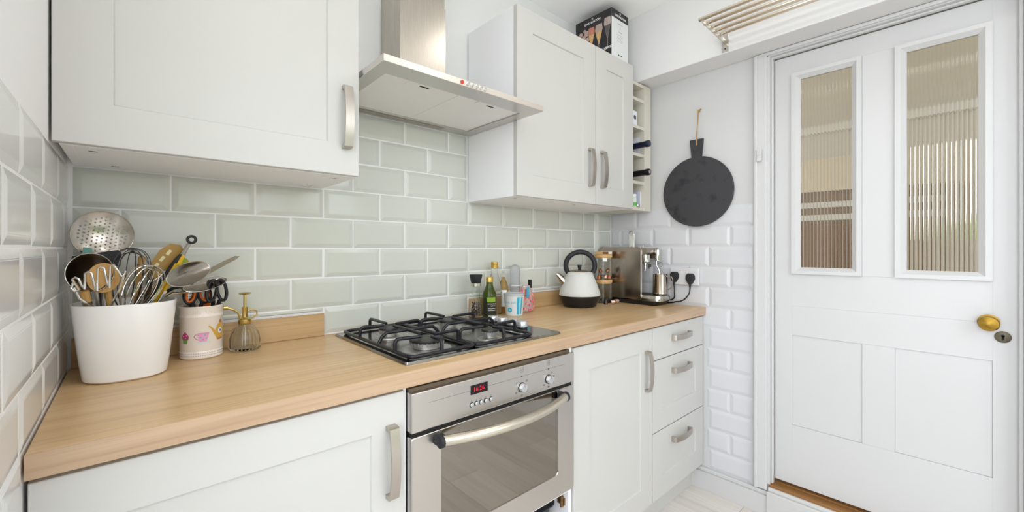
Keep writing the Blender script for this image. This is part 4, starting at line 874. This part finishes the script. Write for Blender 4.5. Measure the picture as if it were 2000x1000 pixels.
MB().lathe([(.0005, .0002), (.037, .0002), (.0385, .003), (.0445, .084), (.0455, .0855)], (tx, ty, WZ), 36).obj('tub_body', mat('tub_white', (226, 232, 236), .35), c)
MB().lathe([(.0468, .0857), (.0475, .088), (.0475, .0955), (.046, .0965), (.0435, .0945), (.0005, .0945)], (tx, ty, WZ), 36).obj('lid', mat('frosted_lid', (216, 222, 226), .25, trans=.35), c)
ta = math.atan2(-1.4879-ty, .1152-tx)
def tub(u, v, e=.0005): r_ = .0385+(v-.003)/.081*.006+e; a = ta+u/.042; return (tx+r_*cos(a), ty+r_*sin(a), WZ+v)
tq = mat('turquoise_print', (40, 168, 198), .45); tq2 = mat('pale_turquoise', (150, 214, 230), .45)
decal('stripe', [(.012, .006), (.022, .006), (.0235, .081), (.0125, .081)], tub, tq, c, 4); decal('stripe', [(.0225, .006), (.030, .006), (.032, .081), (.024, .081)], tub, tq2, c, 4); decal('stripe', [(.0305, .006), (.037, .006), (.040, .081), (.0325, .081)], tub, tq, c, 4)
decal('logo_ring', circ(-.020, .026, .0105, 22), lambda u, v: tub(u, v, .0007), tq, c, 1); decal('logo_centre', circ(-.020, .026, .005, 16), lambda u, v: tub(u, v, .0010), tq2, c, 1)
bend_text('sea salt', .017, -.016, .054, lambda u, v: tub(u, v, .0008), mat('salt_letter', (120, 186, 210), .5), c)
bx_, by_ = 1.480, -.083
c = thing('sprinkles_pouch', 'clipped clear pouch of pink sweets behind the salt tub', 'pouch', (bx_, by_, WZ))
MB().lathe([(.030, .0003), (.038, .006), (.040, .04), (.036, .085), (.024, .112), (.016, .122)], (bx_, by_, WZ), 22, sy=.75).obj('pouch', mat('pouch_film', (238, 214, 214), .15, trans=.55), c)
mm = MB()
for i in range(70):
    a = random.uniform(0, 6.28); z = random.uniform(.01, .105); r_ = .0392 if z < .06 else .0392-(z-.06)*.28
    mm.box(bx_+r_*cos(a)-.004, bx_+r_*cos(a)+.004, by_+.75*r_*sin(a)-.004, by_+.75*r_*sin(a)+.004, WZ+z-.004, WZ+z+.004)
o = mm.obj('pink_sweets', mat('sweet_pink', (226, 110, 118), .5, noise=(60, .5, (240, 190, 150))), c); o['kind'] = 'stuff'
MB().box(bx_+.018, bx_+.030, by_-.012, by_+.004, WZ+.108, WZ+.148, b=.002).obj('bag_clip', black, c, label='black bag clip'); MB().box(bx_-.02, bx_+.03, by_-.009, by_-.003, WZ+.114, WZ+.120, b=.001).obj('clip_bar', printwhite, c)
MB().box(bx_-.026, bx_-.010, by_-.0325, by_-.0312, WZ+.07, WZ+.115).obj('blue_tape', tq, c)
dx_, dy_ = 1.452, -.040
c = thing('plastic_dome', 'clear bumpy plastic sleeve standing behind the pink pouch', 'packaging', (dx_, dy_, WZ))
MB().lathe([(.023, .0003), (.0235, .01), (.0235, .185), (.022, .200), (.016, .212), (.008, .217), (.0005, .218)], (dx_, dy_, WZ), 24).obj('sleeve', mat('bumpy_plastic', (232, 233, 238), .15, trans=.88, ior=1.2, bump=(220, .8, .004)), c)
MB().lathe([(.0238, .118), (.0246, .120), (.0238, .122)], (dx_, dy_, WZ), 24, caps=False).obj('seam', printwhite, c)

# ------------------------------------------------------------------ kettle
kx, ky = 1.806, -.140; KR = .104
c = thing('kettle', 'cream pyramid kettle with black base and arched black handle', 'kettle', (kx, ky, WZ))
rv = V((cos(YAW), -sin(YAW), 0))
MB().lathe([(.074, .0002), (.082, .004), (.100, .044), (.1025, .054), (.102, .057)], (kx, ky, WZ), 48).obj('base', black, c)
MB().lathe([(.1035, .0575), (.1045, .061), (.1005, .078), (.075, .146), (.0625, .172), (.058, .175)], (kx, ky, WZ), 48).obj('body', kettlewhite, c)
MB().lathe([(.057, .1752), (.056, .178), (.044, .184), (.020, .187), (.0005, .188)], (kx, ky, WZ), 40).obj('lid', mat('lid_bronze', (150, 132, 112), .25, .9), c)
MB().lathe([(.007, .1875), (.0085, .194), (.0115, .208), (.011, .210), (.0005, .2105)], (kx, ky, WZ), 20).obj('lid_knob', black, c)
def kp(u, z, w2=0): q = V((kx, ky, WZ+z))+rv*u+V((-rv.y, rv.x, 0))*w2; return q
h = []
for i in range(29):
    a = R(-32)+(R(180+64))*i/28; h.append(kp(.004+.074*cos(a), .207+.069*sin(a)))
MB().tube(h, .0125, 14).obj('handle', softblack, c)
MB().tube([h[0], kp(.052, .160)], [.009, .006], 10).tube([h[-1], kp(-.048, .160)], [.009, .006], 10).obj('handle_mount', polished, c)
MB().tube([kp(-.062, .108), kp(-.085, .132), kp(-.108, .158), kp(-.117, .164)], [.024, .019, .0125, .0105], 16).obj('spout', polished, c)

# ------------------------------------------------------------------ jars with capsules
jx, jy = 2.026, -.128; JR = .047
def jar(label, z0, z1, fill):
    c = thing('storage_jar', label, 'jar', (jx, jy, z0)); h_ = z1-z0
    MB().lathe([(.0005, .0002), (JR-.001, .0002), (JR, .002), (JR, h_-.016), (JR-.002, h_-.016), (JR-.002, .003), (.0005, .003)], (jx, jy, z0), 36, caps=False).obj('glass_body', clear, c)
    MB().lathe([(JR-.0026, h_-.022), (JR-.0026, h_-.0158), (JR+.002, h_-.0156), (JR+.002, h_-.001), (JR+.001, h_), (.0005, h_)], (jx, jy, z0), 36).obj('bamboo_lid', bamboo, c)
    return c
jar('lower glass storage jar with bamboo lid, nearly empty', WZ, 1.036, 0)
uj = jar('upper glass storage jar with bamboo lid full of coffee capsules', 1.0364, 1.172, 1)
fj = wrap(jx, jy, JR+.0006, math.atan2(-1.4879-jy, .1152-jx))
decal('paper_label', [(-.002, .225), (.022, .225), (.022, .243), (-.002, .243)], fj, printwhite, uj, 3)
caps_ = [(-.026, -.012, 0, copper, 0), (.002, -.028, 0, rose, .4), (.026, -.014, 0, copper, .2), (-.008, .012, 0, brownfoil, 1.3), (.020, .020, 0, brownfoil, .5), (-.014, -.014, .030, brownfoil, -.5), (.018, -.006, .032, brownfoil, .7)]
names_ = ['copper coffee capsule at the bottom of the upper jar, nearest the kettle', 'pale rose coffee capsule at the front of the upper jar', 'copper coffee capsule low in the upper jar, nearest the coffee machine', 'brown coffee capsule lying on its side inside upper jar', 'brown coffee capsule at the back of the upper jar', 'brown coffee capsule leaning on top of the pile, nearest the kettle', 'brown coffee capsule tilted on top of the pile, nearest the machine']
def capsule(label, p, m, tilt, az=0):
    t = thing('coffee_capsule', label, 'capsule', p, 'coffee capsules'); mm = MB().lathe([(.0005, 0), (.0115, 0), (.0118, .001), (.0102, .0015), (.0092, .014), (.0065, .0205), (.0025, .022), (.0005, .022)], (0, 0, 0), 20)
    mtx = M.Translation(V(p)+V((0, 0, .0118*abs(sin(tilt))))) @ M.Rotation(az, 4, 'Z') @ M.Rotation(tilt, 4, 'Y'); mm.xf(mtx); mm.obj('shell', m, t)
    MB().lathe([(.0118, -.0004), (.0124, .0002), (.0118, .0008)], (0, 0, 0), 20, caps=False).xf(mtx).obj('rim', rose, t)
for (a, b2, z, m, tl), l in zip(caps_, names_): capsule(l, tuple(V((jx, jy, 1.0402+z))+rv*a+V((rv.y, -rv.x, 0))*-b2), m, tl, -YAW)
cc = tuple(V((1.985, -.208, WZ+.0004))); capsule('rose capsule lying on the worktop below the jars', cc, rose, R(82), R(-50)); capsule('rose capsule lying on its side against the coffee machine base', (2.028, -.205, WZ+.0004), rose, R(84), R(-20))
capsule('dark brown capsule standing between kettle and jar', (1.962, -.190, WZ+.0004), mat('dark_foil', (70, 56, 48), .3, .8), 0)
t = thing('wooden_box', 'small flat wooden box with pale label on top of jar', 'box', (jx-.01, jy, 1.1724))
box('tray', bamboo, t, jx-.050, jx+.042, jy-.030, jy+.020, 1.1725, 1.188, b=.0012); box('burgundy_slot', mat('brown_card', (128, 86, 62), .6), t, jx-.046, jx+.004, jy-.0308, jy-.0299, 1.1745, 1.186); box('label', printwhite, t, jx+.006, jx+.036, jy-.0308, jy-.0299, 1.174, 1.1868)
t = thing('wire_ornament', 'thin twisted wire ornament on top of wooden box', 'ornament', (jx, jy+.01, 1.188))
MB().tube([(jx-.002+.012*cos(2*pi*i/18), jy+.005+.003*sin(4*pi*i/18), 1.2015+.012*sin(2*pi*i/18)) for i in range(18)], .0008, 5, closed=True).obj('wire_ring', utensil_steel, t); MB().tube([(jx-.018, jy+.004, 1.1895), (jx-.004, jy+.006, 1.204), (jx+.016, jy+.004, 1.222)], .0008, 5).obj('wire_stem', utensil_steel, t)

# ------------------------------------------------------------------ coffee machine
MX0, MX1 = 2.088, 2.232; MB0 = -.045
c = thing('coffee_machine', 'brushed steel capsule coffee machine with steam wand', 'coffee machine', (2.165, -.22, WZ))
loft(MB(), [rr(MX0+.006, MX1-.006, -.395, MB0, .02, WZ), rr(MX0+.001, MX1-.001, -.415, MB0, .03, WZ+.020), rr(MX0+.001, MX1-.001, -.415, MB0, .03, WZ+.0215)]).obj('base', black, c)
prof = []
def rp(y0, y1, z0, z1, r, n=6):
    o = []
    for cy_, cz_, a in ((y1-r, z1-r, 0), (y0+r, z1-r, pi/2), (y0+r, z0+r, pi), (y1-r, z0+r, 1.5*pi)): o += [(cy_+r*cos(a+pi/2*i/n), cz_+r*sin(a+pi/2*i/n)) for i in range(n+1)]
    return o
sh = brushed('machine_steel', (172, 160, 148), .24, 'z')
mm = MB(); q = rp(-.318, MB0, .9345, 1.211, .022)
loft(mm, [[(MX0+.010, a, b2) for a, b2 in q], [(MX0+.004, a, b2) for a, b2 in q], [(MX0, a*.985-.003, (b2-1.07)*.985+1.07) for a, b2 in q]]); mm.obj('side_shell', sh, c, 50)
MB().tube([(MX0+.0105, -.3185+.001, .958), (MX0+.0105, -.3185, 1.19), (MX0+.0105, -.312, 1.205), (MX0+.0105, -.296, 1.2112)], .0022, 8).obj('chrome_edge', chrome, c)
mm = MB(); q = rp(-.235, MB0, .9345, 1.209, .015); loft(mm, [[(MX0+.0102, a, b2) for a, b2 in q], [(MX1, a, b2) for a, b2 in q]]); mm.obj('rear_body', polished, c, 50)
mm = MB(); q = rp(-.348, -.236, 1.172, 1.2085, .016); loft(mm, [[(MX0+.0102, a, b2) for a, b2 in q], [(MX1-.01, a, b2) for a, b2 in q]]); mm.obj('head', sh, c, 50)
loft(MB(), [rr(MX0+.0102, MX1-.001, -.420, -.236, .035, WZ+.0217), rr(MX0+.0102, MX1, -.422, -.236, .036, WZ+.044), rr(MX0+.013, MX1-.003, -.419, -.239, .034, WZ+.050)]).obj('drip_tray', polished, c, 40)
mm = MB()
for i in range(11): mm.box(MX0+.02, MX1-.01, -.405+i*.015, -.400+i*.015, WZ+.0502, WZ+.0515)
mm.obj('tray_grid', darksteel, c, 0)
gh = MB().lathe([(.020, 1.132), (.021, 1.136), (.021, 1.1715)], (2.130, -.324, 0), 28).obj('brew_head', chrome, c)
MB().lathe([(.0215, 1.127), (.0215, 1.1315)], (2.130, -.324, 0), 28).obj('seal_ring', black, gh); MB().tube([(2.128, -.324, 1.127), (2.126, -.324, 1.105), (2.124, -.322, 1.085)], [.010, .006, .004], 10).obj('coffee_spout', chrome, gh)
MB().box(2.114, 2.146, -.3475, -.344, 1.106, 1.122, b=.0015).obj('badge_plate', black, gh); MB().tube([(2.147, -.326, 1.128), (2.154, -.333, 1.115), (2.142, -.336, 1.10)], .003, 8).obj('side_arm', chrome, gh)
stm = MB().lathe([(.016, 1.140), (.0165, 1.144), (.0165, 1.192), (.0150, 1.198), (.0005, 1.199)], (2.190, -.358, 0), 24).obj('steam_head', chrome, c)
MB().box(2.178, 2.202, -.350, -.320, 1.150, 1.1715, b=.003).obj('steam_mount', sh, c)
MB().tube([(2.190, -.352, 1.142), (2.190, -.351, 1.128), (2.190, -.354, 1.112), (2.190, -.364, 1.098), (2.189, -.370, 1.082), (2.189, -.369, 1.04), (2.189, -.370, 1.005)], .0042, 10).obj('steam_wand', chrome, stm)
MB().tube([(2.189, -.376+.011*cos(2*pi*i/20), 1.119+.011*sin(2*pi*i/20)) for i in range(20)], .0014, 6, closed=True).obj('wand_ring', chrome, stm)
MB().tube([(2.150, -.215, 1.208), (2.150, -.212, 1.285), (2.150, -.218, 1.300), (2.150, -.228, 1.303), (2.150, -.236, 1.295), (2.150, -.242, 1.275), (2.150, -.243, 1.208)], .0042, 8).box(2.1495, 2.151, -.240, -.216, 1.21, 1.285).obj('lever', chrome, c, label='upright chrome lever')
MB().lathe([(.006, 1.2085), (.006, 1.220), (.005, 1.2225), (.0005, 1.223)], (2.150, -.295, 0), 16).obj('top_button', alu, c)
c2 = thing('milk_jug', 'stainless steel milk jug on the coffee machine drip tray', 'jug', (2.190, -.375, WZ+.052))
MB().lathe([(.0005, .0002), (.036, .0002), (.039, .003), (.040, .012), (.0385, .104), (.0395, .107), (.0380, .1068), (.037, .10), (.038, .012), (.0005, .004)], (2.192, -.372, WZ+.052), 40, caps=False, sx=.95, sy=.95).obj('body', polished, c2)
MB().tube([(2.202, -.408, WZ+.145), (2.206, -.428, WZ+.146), (2.208, -.434, WZ+.13), (2.207, -.430, WZ+.09), (2.203, -.410, WZ+.077)], .003, 8).obj('handle', polished, c2)

# ------------------------------------------------------------------ sockets, plugs, cords
SX = WX-.0075
c = thing('double_socket', 'white double wall socket on tiles beside coffee machine', 'socket', (SX, -.48, 1.06))
box('face_plate', mat('socket_white', (214, 214, 216), .35), c, SX-.011, SX-.0003, -.556, -.404, 1.016, 1.104, b=.003)
for y in (-.462, -.494): box('rocker_switch', MATS['socket_white'], c, SX-.0135, SX-.0108, y-.006, y+.006, 1.070, 1.092, b=.001); 
for y in (-.462, -.494): box('red_mark', mat('switch_red', (206, 120, 110), .5), c, SX-.0137, SX-.0134, y-.003, y+.003, 1.0885, 1.0905)
def plug(y, z, label, cord, clabel):
    t = thing('plug', label, 'plug', (SX-.03, y, z))
    q = [(.022*cos(a), .022*sin(a)) for a in [R(-60)+R(300)*i/16 for i in range(17)]]; q = circ(0, .004, .0215, 16)
    q = [(-.020, .014), (-.012, .024), (.012, .024), (.020, .014), (.021, -.004), (.011, -.024), (.006, -.030), (-.006, -.030), (-.011, -.024), (-.021, -.004)]
    mm = MB(); loft(mm, [[(SX-.0112, y+a, z+b2) for a, b2 in q], [(SX-.030, y+a, z+b2) for a, b2 in q], [(SX-.036, y+a*.8, z+b2*.8) for a, b2 in q]]); mm.obj('plug_body', softblack, t)
    MB().tube([(SX-.024, y, z-.028), (SX-.024, y, z-.050)], [.0062, .0042], 8).obj('strain_relief', softblack, t)
    t2 = thing('power_cord', clabel, 'cord', cord[-1]); pts = [V(p) for p in cord]; sm = []
    for i in range(len(pts)-1):
        p0, p1, p2, p3 = pts[max(i-1, 0)], pts[i], pts[i+1], pts[min(i+2, len(pts)-1)]
        for k_ in range(6):
            u = k_/6; sm.append(.5*((2*p1)+(-p0+p2)*u+(2*p0-5*p1+4*p2-p3)*u*u+(-p0+3*p1-3*p2+p3)*u**3))
    MB().tube(sm+[pts[-1]], .0036, 8).obj('flex', black, t2)
    MB().tube([sm[-1], pts[-1]], .0042, 8).obj('sleeve', black, t2)
plug(-.433, 1.058, 'black mains plug in the socket half nearest the coffee machine', [(SX-.024, -.433, 1.0075), (SX-.026, -.436, .985), (SX-.022, -.434, .962), (SX-.014, -.428, .945), (SX-.0085, -.40, .930), (SX-.0085, -.30, .922)], 'black power cord running straight down from plug to coffee machine')
plug(-.517, 1.052, 'black mains plug in the socket half nearest the door', [(SX-.024, -.517, 1.0015), (SX-.028, -.514, .975), (SX-.032, -.495, .946), (SX-.028, -.466, .930), (SX-.016, -.440, .925), (SX-.0085, -.40, .9155), (SX-.0085, -.33, .9145)], 'black power cord sagging in a loop below the plug by the door')

# ------------------------------------------------------------------ slate board
c = thing('slate_serving_board', 'round black slate serving board hanging by string on the wall', 'serving board', (2.25, -.545, 1.32))
bc = (-.545, 1.493); br = .177; pts = []
a0 = math.asin(.024/br)
for i in range(57): a = pi/2+a0+(2*pi-2*a0)*i/56; pts.append((bc[0]+br*cos(a), bc[1]+br*sin(a)))
pts += [(bc[0]+.0335, 1.757), (bc[0]-.0335, 1.757)]
mm = MB(); xx0, xx1 = WX-.023, WX-.0095
loft(mm, [[(xx1, *p) for p in pts], [(xx0+.0015, *p) for p in pts], [(xx0, bc[0]+(p[0]-bc[0])*.99, bc[1]+(p[1]-bc[1])*.993) for p in pts]]); mm.obj('board', slate, c, 40)
MB().lathe([(.005, xx0-.0004), (.005, xx0+.0004)], (0, bc[0]-.004, 1.735), 14, 'x').obj('string_hole', gap, c)
c2 = thing('hanging_string', 'jute string loop from which the slate board hangs', 'string', (WX-.02, bc[0], 1.74))
MB().tube([(xx0-.003, bc[0]-.006, 1.728), (xx0-.004, bc[0]-.005, 1.76), (WX-.014, bc[0]-.006, 1.90)], .0022, 6).tube([(xx0-.003, bc[0]-.002, 1.728), (xx0-.003, bc[0]-.002, 1.76), (WX-.012, bc[0]-.008, 1.90)], .0022, 6).ball((xx0-.004, bc[0]-.004, 1.728), .0045, 8).obj('cord', rope, c2)
MB().tube([(WX-.016, bc[0]-.004, 1.900), (WX-.014, bc[0]-.022, 1.908)], .003, 6).obj('knot_end', rope, c2)
c2 = thing('wall_hook', 'small brass screw hook holding the slate board string', 'hook', (WX, bc[0]-.006, 1.90))
MB().tube([(WX-.0005, bc[0]-.007, 1.901), (WX-.020, bc[0]-.007, 1.899), (WX-.022, bc[0]-.007, 1.906)], .0022, 8).obj('shank', gold, c2); MB().lathe([(.005, -.0015), (.005, -.0004)], (WX, bc[0]-.007, 1.901), 12, 'x').obj('flange', gold, c2)

# ------------------------------------------------------------------ glassware box
GX, GX1, GY0, GY1, GZ0, GZ1 = 1.868, 2.016, -.290, -.066, UZ1+.0005, 2.394
c = thing('glassware_box', 'black and white glassware gift box on top of wall cabinets', 'box', ((GX+GX1)/2, -.18, GZ0))
box('carton', mat('carton_white', (226, 227, 228), .4), c, GX+.0006, GX1, GY0, GY1, GZ0, GZ1, b=.0006)
box('side_print', inkblack, c, GX, GX+.0005, GY0+.0005, GY1, GZ0+.001, GZ1-.0005); box('top_band', inkblack, c, GX, GX1, GY0-.0006, GY0-.0001, GZ1-.041, GZ1-.0005); box('top_print', inkblack, c, GX, GX1, GY0-.0005, GY1, GZ1, GZ1+.0006)
GF = lambda y, z, e=.0004: (GX-e, y, z)
text('brand_lettering', 'DARTINGTON', .0150, face_mX(GX-.0006, -.174, GZ1-.028), printwhite, c, bold=True); text('brand_lettering', 'DARTINGTON', .0150, face_mY((GX+GX1)/2, GY0-.0009, GZ1-.026), printwhite, c, bold=True)
for (mt) in (face_mX(GX-.0006, -.174, GZ1-.012), face_mY((GX+GX1)/2, GY0-.0009, GZ1-.010)): text('brand_mark', 'D', .014, mt, printwhite, c, bold=True)
gl1 = mat('print_glass', (176, 158, 152), .4); gl2 = mat('print_wine', (206, 164, 108), .4, noise=(120, .5, (236, 206, 160))); gl3 = mat('print_sparkle', (196, 168, 158), .4, noise=(150, .5, (120, 70, 60)))
def flute(y, zb, h, w_, mb1, fill):
    z1_ = zb+h; zs = zb+h*.32
    decal('glass_print', [(y-w_*.12, zs), (y+w_*.12, zs), (y+w_, z1_-h*.18), (y+w_*.82, z1_), (y-w_*.82, z1_), (y-w_, z1_-h*.18)], lambda a, b2: GF(a, b2), mb1, c, 0)
    if fill: decal('glass_print', [(y-w_*.1, zs+.004), (y+w_*.1, zs+.004), (y+w_*.85, zs+h*.42), (y-w_*.85, zs+h*.42)], lambda a, b2: GF(a, b2, .0007), fill, c, 0)
    decal('glass_print', [(y-.0015, zb), (y+.0015, zb), (y+.0012, zs), (y-.0012, zs)], lambda a, b2: GF(a, b2), gl1, c, 0); decal('glass_print', circ(y, zb, .018, 14, .003), lambda a, b2: GF(a, b2), gl1, c, 0)
flute(-.266, 2.205, .150, .021, gl1, mat('print_dark_wine', (92, 82, 86), .4)); flute(-.214, 2.190, .150, .023, gl1, gl2); flute(-.168, 2.195, .145, .021, mat('print_rose', (196, 128, 104), .4), gl2)
for y_, z_, r_ in ((-.137, 2.318, .015), (-.118, 2.300, .016), (-.142, 2.285, .014), (-.10, 2.325, .012), (-.085, 2.315, .010), (-.125, 2.336, .009), (-.1, 2.295, .014)): decal('sparkle_print', circ(y_, z_, r_, 10), lambda a, b2: GF(a, b2), gl3, c, 0)
text('caption', 'PROSECCO', .017, face_mX(GX-.0009, -.262, GZ0+.062), printwhite, c, bold=True)
gp = mat('print_pale_grey', (176, 176, 178), .5); xm = (GX+GX1)/2
text('caption', 'PROSECCO', .0085, face_mY(xm, GY0-.0004, GZ1-.062), gp, c); text('caption', '2', .016, face_mY(xm, GY0-.0004, GZ1-.082), gp, c); text('caption', 'GLASSES', .007, face_mY(xm, GY0-.0004, GZ1-.102), gp, c)
for i in range(5): box('caption_line', gp, c, xm-.028+(i % 2)*.004, xm+.028-(i % 3)*.004, GY0-.0004, GY0-.0001, GZ1-.118-i*.008, GZ1-.1165-i*.008)
for i in range(3): box('care_symbol', inkblack, c, xm-.016+i*.012, xm-.009+i*.012, GY0-.0004, GY0-.0001, GZ0+.032, GZ0+.039)

# ------------------------------------------------------------------ rod shelf
c = thing('rod_shelf', 'steel rod shelf on a bracket fixed to the ceiling beam', 'shelf', (2.10, -.73, 2.09))
SB = 2.1095
br_ = MB().box(SB-.003, SB, -.747, -.718, 2.094, 2.196, b=.0006).obj('bracket', steel, c, 0)
MB().prism([(1.868, 2.141), (1.868, 2.152), (SB-.003, 2.152), (SB-.003, 2.128)], lambda x, z: (x, -.734, z), lambda x, z: (x, -.731, z)).obj('bracket_arm', steel, br_, 0); MB().lathe([(.003, -.0036), (.003, -.0030)], (SB, -.733, 2.108), 10, 'x').obj('screw', gap, br_)
br2 = MB().box(SB-.003, SB, -1.587, -1.558, 2.094, 2.196, b=.0006).obj('bracket', steel, c, 0); MB().prism([(1.868, 2.141), (1.868, 2.152), (SB-.003, 2.152), (SB-.003, 2.128)], lambda x, z: (x, -1.574, z), lambda x, z: (x, -1.571, z)).obj('bracket_arm', steel, br2, 0)
rodm = mat('rod_steel', (230, 220, 206), .22, 1)
for x in (1.876, 1.922, 1.968, 2.014, 2.060): MB().tube([(x, -.717, 2.1605), (x, -1.60, 2.1605)], .0085, 12).obj('rod', rodm, c)

# ------------------------------------------------------------------ downlight fittings
for i, (x, y) in enumerate([(0.55, -0.95), (1.55, -0.95), (0.55, -1.75), (1.55, -1.75)]):
    t = thing('ceiling_downlight', 'small round recessed downlight with steel bezel in the ceiling', 'light', (x, y, 2.432), 'ceiling downlights')
    MB().lathe([(.085, 2.4395), (.098, 2.4395), (.098, 2.434), (.085, 2.432)], (x, y, 0), 28, caps=False).obj('bezel', steel, t)
